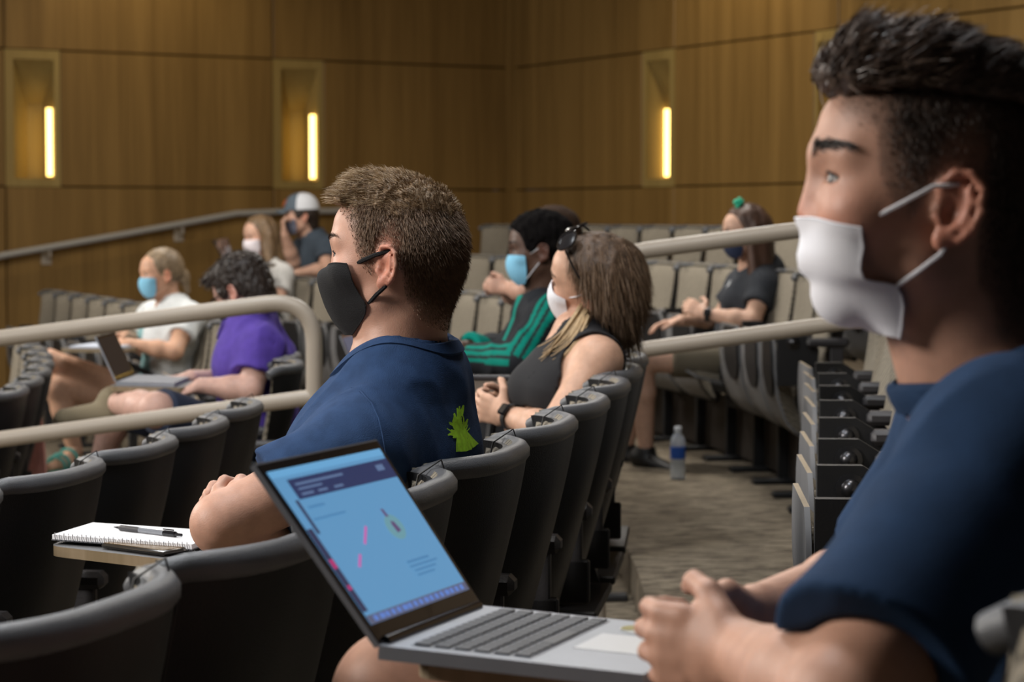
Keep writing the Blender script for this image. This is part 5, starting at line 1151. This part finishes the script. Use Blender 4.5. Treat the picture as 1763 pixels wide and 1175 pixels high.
# ---------------------------------------------------------------- things on desks and floor
def tolocal(seat, p):
    a = seat.rotation_euler.z; d = np.array(p, float)-np.array(seat.location); c, s = math.cos(a), math.sin(a); return np.array([c*d[0]+s*d[1], -s*d[0]+c*d[1], d[2]])
def tablet(seat, quad, th=.018, pole=True):
    """a folding writing tablet, part of its seat: quad = four world corners of the top"""
    q = [tolocal(seat, p) for p in quad]; m = MB(); n = 20; pts = []
    for i in range(4):                          # rounded corners
        a, b, c = q[i-1], q[i], q[(i+1) % 4]; r = .03
        p0 = b+nrm(a-b)*r; p1 = b+nrm(c-b)*r
        for k in range(5): t = k/4; pts.append((1-t)**2*p0+2*t*(1-t)*b+t*t*p1)
    N_ = len(pts); top = [p for p in pts]; bot = [p-np.array([0, 0, th]) for p in pts]
    m.add(top+bot, [tuple(range(N_))], 0); m.add(top+bot, [tuple(range(2*N_-1, N_-1, -1))]+[(i, N_+i, N_+(i+1) % N_, (i+1) % N_) for i in range(N_)], 1)
    t = m.build('writing_tablet', [LAMIN, PLY], seat, smooth=False)
    c = sum(q)/4; m = MB(); m.tube([c-np.array([0, 0, th+.012]), np.array([c[0]*.45+.03, c[1]*.3+.22*np.sign(c[1]+1e-6)*.7, .60]), np.array([.16, .22*np.sign(c[1]+1e-6), .48])], .014, 8); m.build('tablet_hinge_arm', BLACK, t); return t
def laptop(name, label, BL, BR, FR, FL, TR, TL, body, screen_m, keys=0, wall=None):
    """BL,BR hinge corners; FL,FR front corners of the base; TL,TR top corners of the lid (world)"""
    t = tag(empty(name, tuple(BL)), label, 'laptop'); o = np.array(BL, float); BL, BR, FR, FL, TR, TL = [np.array(p, float)-o for p in (BL, BR, FR, FL, TR, TL)]
    up = nrm(np.cross(FL-BL, BR-BL)); up = up if up[2] > 0 else -up; th = .013
    bi = lambda A_, B_, C_, D_: (lambda u, v: (A_*(1-u)+B_*u)*(1-v)+(D_*(1-u)+C_*u)*v)
    base = bi(BL, BR, FR, FL); m = MB(); m.slab(lambda a, b: base(a, b), lambda a, b: base(a, b)-up*th, 8, 8); m.build('base', body, t, smooth=False)
    nl = nrm(np.cross(BR-BL, TL-BL)); cen = (FL+FR)/2; nl = nl if np.dot(cen-(BL+BR)/2, nl) > 0 else -nl
    lid = bi(BL, BR, TR, TL); m = MB(); m.slab(lambda a, b: lid(a, b), lambda a, b: lid(a, b)-nl*.005, 6, 6); L = m.build('lid', [body], t, smooth=False)
    m = MB(); m.slab(lambda a, b: lid(.008+.984*a, .01+.98*b)+nl*.0008, lambda a, b: lid(.008+.984*a, .01+.98*b), 2, 2); m.build('bezel', GLASSB, L, smooth=False)
    S_ = lambda u, v, k=1: lid(.035+.93*u, .10+.845*v)+nl*(.0010+.0003*k)
    m = MB(); m.grid(lambda a, b: S_(a, b), 4, 4); sc = m.build('screen', screen_m, L, smooth=False)
    m = MB(); m.tube([BL*.95+BR*.05+up*.001, BL*.05+BR*.95+up*.001], .006, 10); m.build('hinge', GLASSB, t)
    return t, base, up, S_, sc
EM = lambda n, c, s=1.: mat(n, (.02, .02, .02), .3, emit=(c, s))
SCR = EM('screen_blue', (.115, .315, .56), .9)
s2 = SEATS['R2n', 0]
BLp, BRp = W(652, 1112, 2.10), W(830, 1043, 2.385); hd_ = nrm(BRp-BLp); dv = W(1108, 1162, 2.035)-BLp
FLp = BLp+dv; FRp = BRp+dv*1.02
TLp, TRp = W(437, 800, 2.125), W(648, 757, 2.41)
lt, base, up, S_, sc = laptop('laptop', 'open silver laptop with a blue screen on the near man\'s writing tablet', BLp, BRp, FRp, FLp, TRp, TLp, ALU, SCR)
# screen picture, lit shapes
def pic(name, quads, col, st=1., k=2):
    for (u0, u1, v0, v1) in quads:
        m = MB(); m.add([S_(u0, v0, k), S_(u1, v0, k), S_(u1, v1, k), S_(u0, v1, k)], [(0, 1, 2, 3)])
        m.build(name, EM('screen_'+name, col, st), sc, smooth=False)
pic('header', [(.10, 1, .80, .93)], (.018, .030, .10)); pic('toolbar', [(0, 1, .955, 1.)], (.13, .36, .62)); pic('sidebar', [(0, .045, .08, .62), (.06, .085, .58, .80)], (.025, .03, .08)); pic('dock', [(0, 1, 0, .055)], (.09, .10, .17), 1., 2)
pic('text_lines', [(.14, .55, .885, .90), (.14, .34, .855, .868), (.14, .24, .82, .835), (.28, .36, .82, .835), (.42, .50, .82, .835), (.86, .93, .86, .90)], (.10, .16, .30), 1., 3)
pic('caption', [(.12, .26, .735, .75), (.10, .38, .66, .672), (.60, .82, .265, .28), (.60, .88, .235, .248), (.62, .84, .205, .218), (.62, .80, .175, .188)], (.06, .20, .40), 1., 3)
pic('dock_icons', [(x, x+.035, .012, .045) for x in np.linspace(.05, .92, 17)], (.10, .20, .55), 1., 3)
pic('dock_icons', [(x, x+.03, .014, .043) for x in (.12, .34, .55, .77)], (.35, .22, .10), 1., 3)
pic('sidebar_icons', [(.008, .037, .36, .42), (.01, .035, .22, .25)], (.45, .03, .16), 1., 3)
m = MB(); c_ = (.70, .50); m.add([S_(*c_, 2)]+[S_(c_[0]+.075*math.cos(a), c_[1]+.085*math.sin(a), 2) for a in np.linspace(0, 6.283, 25)[:-1]], [(0, 1+i, 1+(i+1) % 24) for i in range(24)]); m.build('picture_disc', EM('screen_olive', (.13, .30, .36)), sc, smooth=False)
m = MB(); m.add([S_(.69, .46, 3), S_(.73, .47, 3), S_(.715, .53, 3), S_(.69, .545, 3), S_(.68, .52, 3)], [(0, 1, 2, 3, 4)]); m.add([S_(.672, .575, 3), S_(.70, .57, 3), S_(.69, .625, 3), S_(.668, .63, 3)], [(0, 1, 2, 3)]); m.build('picture_rocket', EM('screen_violet', (.10, .06, .16)), sc, smooth=False)
for a, b in (((.20, .33), (.27, .40)), ((.36, .45), (.46, .55))):
    d = np.array(b)-np.array(a); n2 = np.array([-d[1], d[0]]); n2 = n2/np.linalg.norm(n2)*.008; m = MB(); m.add([S_(*(np.array(a)-n2), 3), S_(*(np.array(b)-n2), 3), S_(*(np.array(b)+n2), 3), S_(*(np.array(a)+n2), 3)], [(0, 1, 2, 3)])
    m.build('pink_stroke', EM('screen_pink', (.55, .10, .38)), sc, smooth=False)
# keyboard: well and separate keys
m = MB(); m.slab(lambda a, b: base(.06+.88*a, .10+.46*b)+up*.0006, lambda a, b: base(.06+.88*a, .10+.46*b), 2, 2); kb = m.build('keyboard_well', mat('key_well_grey', (.28, .29, .31), .5, .4), lt, smooth=False)
ex = nrm(base(1, .3)-base(0, .3)); ey = nrm(base(.5, 1)-base(.5, 0)); Lx = np.linalg.norm(base(1, .3)-base(0, .3)); Ly = np.linalg.norm(base(.5, 1)-base(.5, 0)); kw, kh = Lx*.88/14, Ly*.46/6
R3 = np.column_stack([ex, ey, up]); m = MB(); m.box((0, 0, 0), (kw*.78, kh*.78, .0022), R3, bev=.0008); KM = m.mesh('key', KEY, smooth=False); m = MB(); m.box((0, 0, 0), (kw*5*.95, kh*.78, .0022), R3, bev=.0008); KS = m.mesh('key', KEY, smooth=False)
for r_ in range(6):
    for c in range(14):
        if r_ == 5 and 4 <= c <= 8:
            if c == 6: link('key', KS, kb, base(.06+.88*(c+.5)/14, .10+.46*(r_+.5)/6)+up*.0016)
            continue
        link('key', KM, kb, base(.06+.88*(c+.5)/14, .10+.46*(r_+.5)/6)+up*.0016)
m = MB(); m.slab(lambda a, b: base(.33+.34*a, .62+.32*b)+up*.0004, lambda a, b: base(.33+.34*a, .62+.32*b), 2, 2); m.build('trackpad', mat('trackpad_grey', (.48, .50, .53), .3, .6), lt, smooth=False)
def disc(name, mt, u, v, ru, rv, k, par):
    m = MB(); m.add([base(u, v)+up*k]+[base(u+ru*math.cos(a), v+rv*math.sin(a))+up*k for a in np.linspace(0, 6.283, 25)[:-1]], [(0, 1+i, 1+(i+1) % 24) for i in range(24)]); return m.build(name, mt, par, smooth=False)
st = disc('sticker', mat('sticker_white', (.6, .6, .56), .5), .83, .76, .11, .12, .0006, lt); st['label'] = 'oval white sticker with an olive blob'; disc('sticker_print', mat('sticker_olive', (.30, .25, .06), .5), .83, .68, .06, .035, .0010, st); disc('sticker_print', mat('sticker_red', (.35, .06, .07), .5), .84, .83, .05, .02, .0010, st); disc('sticker_print', mat('sticker_green', (.05, .12, .09), .5), .80, .79, .04, .02, .0010, st)
dn = np.array([0, 0, -.0145]); e1, e2 = nrm(BRp-BLp), nrm(dv)
tablet(s2, [BLp+e1*.03+e2*.02+dn, FLp+e1*.02+e2*.03+dn, FRp+e2*.03+dn, BRp+e2*.02+dn])

# spiral notebook, pen and phone on the tablet of the man in the black mask
s1 = SEATS['R1', 3]; zt = .705
G = lambda px, py, z=zt: W(px, py, (CZ-z)*FPX/(py-378.0)*1.0)
def onz(px, py, z):
    Y = 3.5
    for _ in range(12): Y += (W(px, py, Y)[2]-z)*FPX/max(60, py-378)*1.0
    return W(px, py, Y)
tablet(s1, [onz(84, 940, zt), onz(470, 985, zt), onz(520, 925, zt), onz(170, 908, zt)], .017)
A_, B_, D_ = onz(90, 921, zt+.016), onz(330, 938, zt+.016), onz(160, 900, zt+.016); C_ = B_+(D_-A_)
t = tag(empty('notebook', tuple(A_)), 'open white spiral notebook on the writing tablet at left', 'notebook'); nb_q = lambda u, v, dz=0.: (A_*(1-u)+B_*u)*(1-v)+(D_*(1-u)+C_*u)*v-A_+np.array([0, 0, dz+.004*math.sin(u*5)*(v > .5)*0])
m = MB(); m.slab(lambda a, b: nb_q(a, b, 0), lambda a, b: nb_q(a, b, -.0075), 4, 4); m.build('pages', [WHITE], t, smooth=False)
m = MB(); m.slab(lambda a, b: nb_q(a*1.01-.005, b*1.01-.005, -.0075), lambda a, b: nb_q(a*1.01-.005, b*1.01-.005, -.0095), 2, 2); m.build('cover', mat('grey_cover', (.12, .12, .13), .6), t, smooth=False)
m = MB(); ux = nrm(B_-A_); uy = nrm(D_-A_); k = 30; pts = []
for i in range(k*10+1): a = i/10*2*math.pi; p = A_*(1-i/(k*10)*.98-.01)+B_*(i/(k*10)*.98+.01)-A_; pts.append(p+uy*(.004*math.cos(a)+.001)+np.array([0, 0, -.0035+.0065*math.sin(a)]))
m.tube(pts, .0007, 5); m.build('spiral_wire', mat('wire_metal', (.35, .35, .37), .3, 1.), t)
p0, p1 = onz(196, 908, zt+.021), onz(314, 922, zt+.021); ax = nrm(p1-p0); Rp = np.column_stack([nrm(np.cross([0, 0, 1], ax)), np.cross(ax, nrm(np.cross([0, 0, 1], ax))), ax]); L = float(np.linalg.norm(p1-p0))
t = tag(empty('pen', tuple(p0)), 'black and clear retractable pen lying on the notebook', 'pen')
for nm, pr, mt in (('tip', [(.0008, 0), (.0032, .016)], GLASSB), ('grip', [(.0036, .014), (.0050, .018), (.0052, L*.34), (.0046, L*.38)], RUBBER), ('barrel', [(.0044, L*.38), (.0046, L*.75)], mat('clear_smoke_plastic', (.20, .21, .23), .1, spec=.8)), ('cap', [(.005, L*.74), (.005, L*.90), (.003, L*.91), (.0026, L*.99), (.001, L)], GLASSB)):
    m = MB(); m.lathe(pr, 12, (0, 0, 0), Rp); m.build(nm, mt, t)
m = MB(); m.box(Rp@np.array([0, .0065, L*.80]), (.003, .002, L*.16), Rp, bev=.0008); m.build('clip', GLASSB, t)
a, b = onz(172, 940, zt+.006), onz(300, 957, zt+.006); c = onz(205, 926, zt+.006); t = tag(empty('smartphone', tuple(a)), 'smartphone in a dark amber case beside the spiral notebook', 'phone')
ex_, ey_ = nrm(b-a), nrm(c-a); ey_ = nrm(ey_-ex_*np.dot(ex_, ey_)); ez_ = np.cross(ex_, ey_); Rq = np.column_stack([ex_, ey_, ez_])
m = MB(); m.box(ex_*.075+ey_*.036, (.150, .072, .009), Rq, bev=.004); m.build('case', mat('dark_chrome', (.14, .13, .12), .2, .9), t); m = MB(); m.box(ex_*.075+ey_*.036+ez_*.0046, (.140, .064, .0012), Rq, bev=.0005); m.build('back_plate', mat('amber_back', (.10, .055, .015), .3), t)

# purple man's laptop and tablet
s0 = SEATS['T0', 1]
bl, br = W(200, 657, 7.75), W(232, 645, 8.05); fd = W(300, 660, 7.70)-bl; tl, tr = W(165, 580, 7.76), W(197, 571, 8.06)
laptop('laptop', 'open silver laptop with its dark screen tilted towards the man in purple', bl, br, br+fd, bl+fd, tr, tl, ALU, mat('dark_screen', (.030, .019, .014), .5, spec=.2))
tablet(s0, [bl+[-.02, -.02, -.0145], bl+fd+[.03, -.02, -.0145], br+fd+[.03, .02, -.0145], br+[-.02, .02, -.0145]])
# tracksuit man's laptop
sT = SEATS['T1', 0]; bl, br = W(622, 668, 7.45), W(655, 656, 7.75); fd = np.array([.20, -.02, 0]); tl, tr = W(586, 578, 7.45), W(618, 570, 7.75)
laptop('laptop', 'open laptop half hidden behind the black masked man\'s neck', bl, br, br+fd, bl+fd, tr, tl, ALU, EM('pale_screen', (.10, .13, .22), .6)); tablet(sT, [bl+[-.02, -.02, -.0145], bl+fd+[.03, -.02, -.0145], br+fd+[.03, .02, -.0145], br+[-.02, .02, -.0145]])
# girl's dark laptop
sG = SEATS['T1', 13]; bl, br = W(388, 452, 13.5), W(404, 449, 13.78); fd = np.array([.22, -.04, 0]); tl, tr = W(366, 413, 13.5), W(392, 410, 13.8)
laptop('laptop', 'small dark laptop open in front of the pale masked girl', bl, br, br+fd, bl+fd, tr, tl, GLASSB, mat('dark_screen2', (.012, .012, .014), .3)); tablet(sG, [bl+[-.02, -.02, -.0145], bl+fd+[.03, -.02, -.0145], br+fd+[.03, .02, -.0145], br+[-.02, .02, -.0145]])
# white woman's notes
sw = SEATS['T0', 7]; a = W(120, 596, 10.6); m = MB(); u1, u2 = np.array([.23, -.05, 0]), np.array([.06, .28, 0])
m.slab(lambda p, q: u1*p+u2*q, lambda p, q: u1*p+u2*q-np.array([0, 0, .008]), 2, 2); tag(m.build('note_pad', mat('bluish_paper', (.55, .60, .70), .8), smooth=False, loc=tuple(a)), 'pale pad of paper by the crossed legs of the woman in white', 'notepad')
tablet(sw, [a+[-.04, -.03, -.009], a+u1+[.03, -.03, -.009], a+u1+u2+[.03, .03, -.009], a+u2+[-.04, .03, -.009]])

# water bottle on the carpet
bp = W(1167, 821, 9.9); bp[2] = TZ[2]; t = tag(empty('water_bottle', tuple(bp)), 'clear water bottle with a blue label standing on the carpet', 'bottle')
CL = mat('clear_plastic', (.80, .86, .90), .08, trans=.55, ior=1.3); m = MB(); m.lathe([(.026, 0), (.032, .004), (.032, .05), (.030, .056), (.032, .062), (.032, .155), (.028, .175), (.014, .198), (.013, .206)], 20); m.build('bottle_body', CL, t)
m = MB(); m.lathe([(.0325, .088), (.0328, .09), (.0328, .138), (.0325, .14)], 20); m.build('label_wrap', mat('blue_label', (.02, .09, .42), .5), t); m = MB(); m.lathe([(.0145, .203), (.0155, .205), (.0155, .222), (.013, .225)], 16); m.build('cap', mat('white_cap', (.72, .76, .82), .4), t)
# pink tote with a ring, bottom left
gp = W(42, 834, 8.6); t = tag(empty('tote_bag', tuple(gp)), 'pink cloth tote bag with a metal ring at the left edge', 'bag'); H_ = .30; PK = mat('dusty_pink_cloth', (.50, .22, .18), .9, var=.2, bump=.4, bscale=60)
def sk(u, v, o):
    w = .085*(1-.62*v**1.1); return np.array([(u*2-1)*w+.03*v, o*(.045*(1-.7*v))*(1-.5*abs(u*2-1)**2)+.006*math.sin(u*17)*(1-v), H_*v])
m = MB(); m.slab(lambda a, b: sk(a, b, -1), lambda a, b: sk(a, b, 1), 16, 10); m.build('bag_body', PK, t)
m = MB(); m.tube([sk(.5, 1, 0)-np.array([0, 0, .02]), sk(.5, 1, 0)+np.array([.004, 0, .03])], .010, 8); m.build('strap', PK, t); m = MB(); c = sk(.5, 1, 0)+np.array([.004, 0, .045]); m.tube([c+.018*np.array([math.cos(a), 0, math.sin(a)]) for a in np.linspace(0, 6.283, 21)[:-1]], .004, 6, closed=True); m.build('ring', CHROME, t)

# upright stowed tablet in front of the woman with sunglasses
sw = SEATS['R1', 7]; c = tolocal(sw, W(848, 684, 5.62)); m = MB(); m.box(c, (.105, .016, .090), bev=.004); tb = m.build('writing_tablet', mat('taupe_panel', (.135, .115, .095), .7), sw, smooth=False)
m = MB(); m.box(c+[0, 0, .047], (.112, .024, .014), bev=.004); m.build('edge_rim', RUBBER, tb, smooth=False); m = MB(); m.tube([c-[0, 0, .05], c-[-.02, .0, .20], c-[-.12, -.02, .26]], .012, 8); m.build('tablet_hinge_arm', BLACK, tb)
# lime straps across seats that are kept free
LIME = mat('lime_strap', (.24, .48, .06), .7)
for (key, i, v, lab) in (('T0', 16, .52, 'lime green strap on a far seat above the rail near the left edge'), ('T0', 5, .45, 'lime green strap on the seat between the woman in white and the man in purple')):
    st_ = SEATS[key, i]; a = st_.rotation_euler.z; t = tag(empty('strap', tuple(st_.location), a), lab, 'strap', 'lime straps on free seats')
    m = MB(); m.slab(lambda p, q: shell_pt(.55-1.1*p, v+.05*q, .070), lambda p, q: shell_pt(.55-1.1*p, v+.05*q, .062), 12, 2); m.build('band', LIME, t)
    m = MB(); m.box(shell_pt(0, v+.025, .074), (.012, .05, .045), bev=.004); m.build('knot', LIME, t)

t = tag(empty('cord', tuple(W(1046, 800, 6.3))), 'pair of thin dark cords hanging beside the last seats of the near row', 'cord'); o_ = np.array(t.location)
for dx in (0, 9):
    m = MB(); m.tube([W(px+dx, py, 6.3)-o_ for px, py in ((1062, 740), (1052, 790), (1042, 850), (1028, 920), (1012, 985), (1004, 1040))], .0016, 6); m.build('wire', BLACK, t)
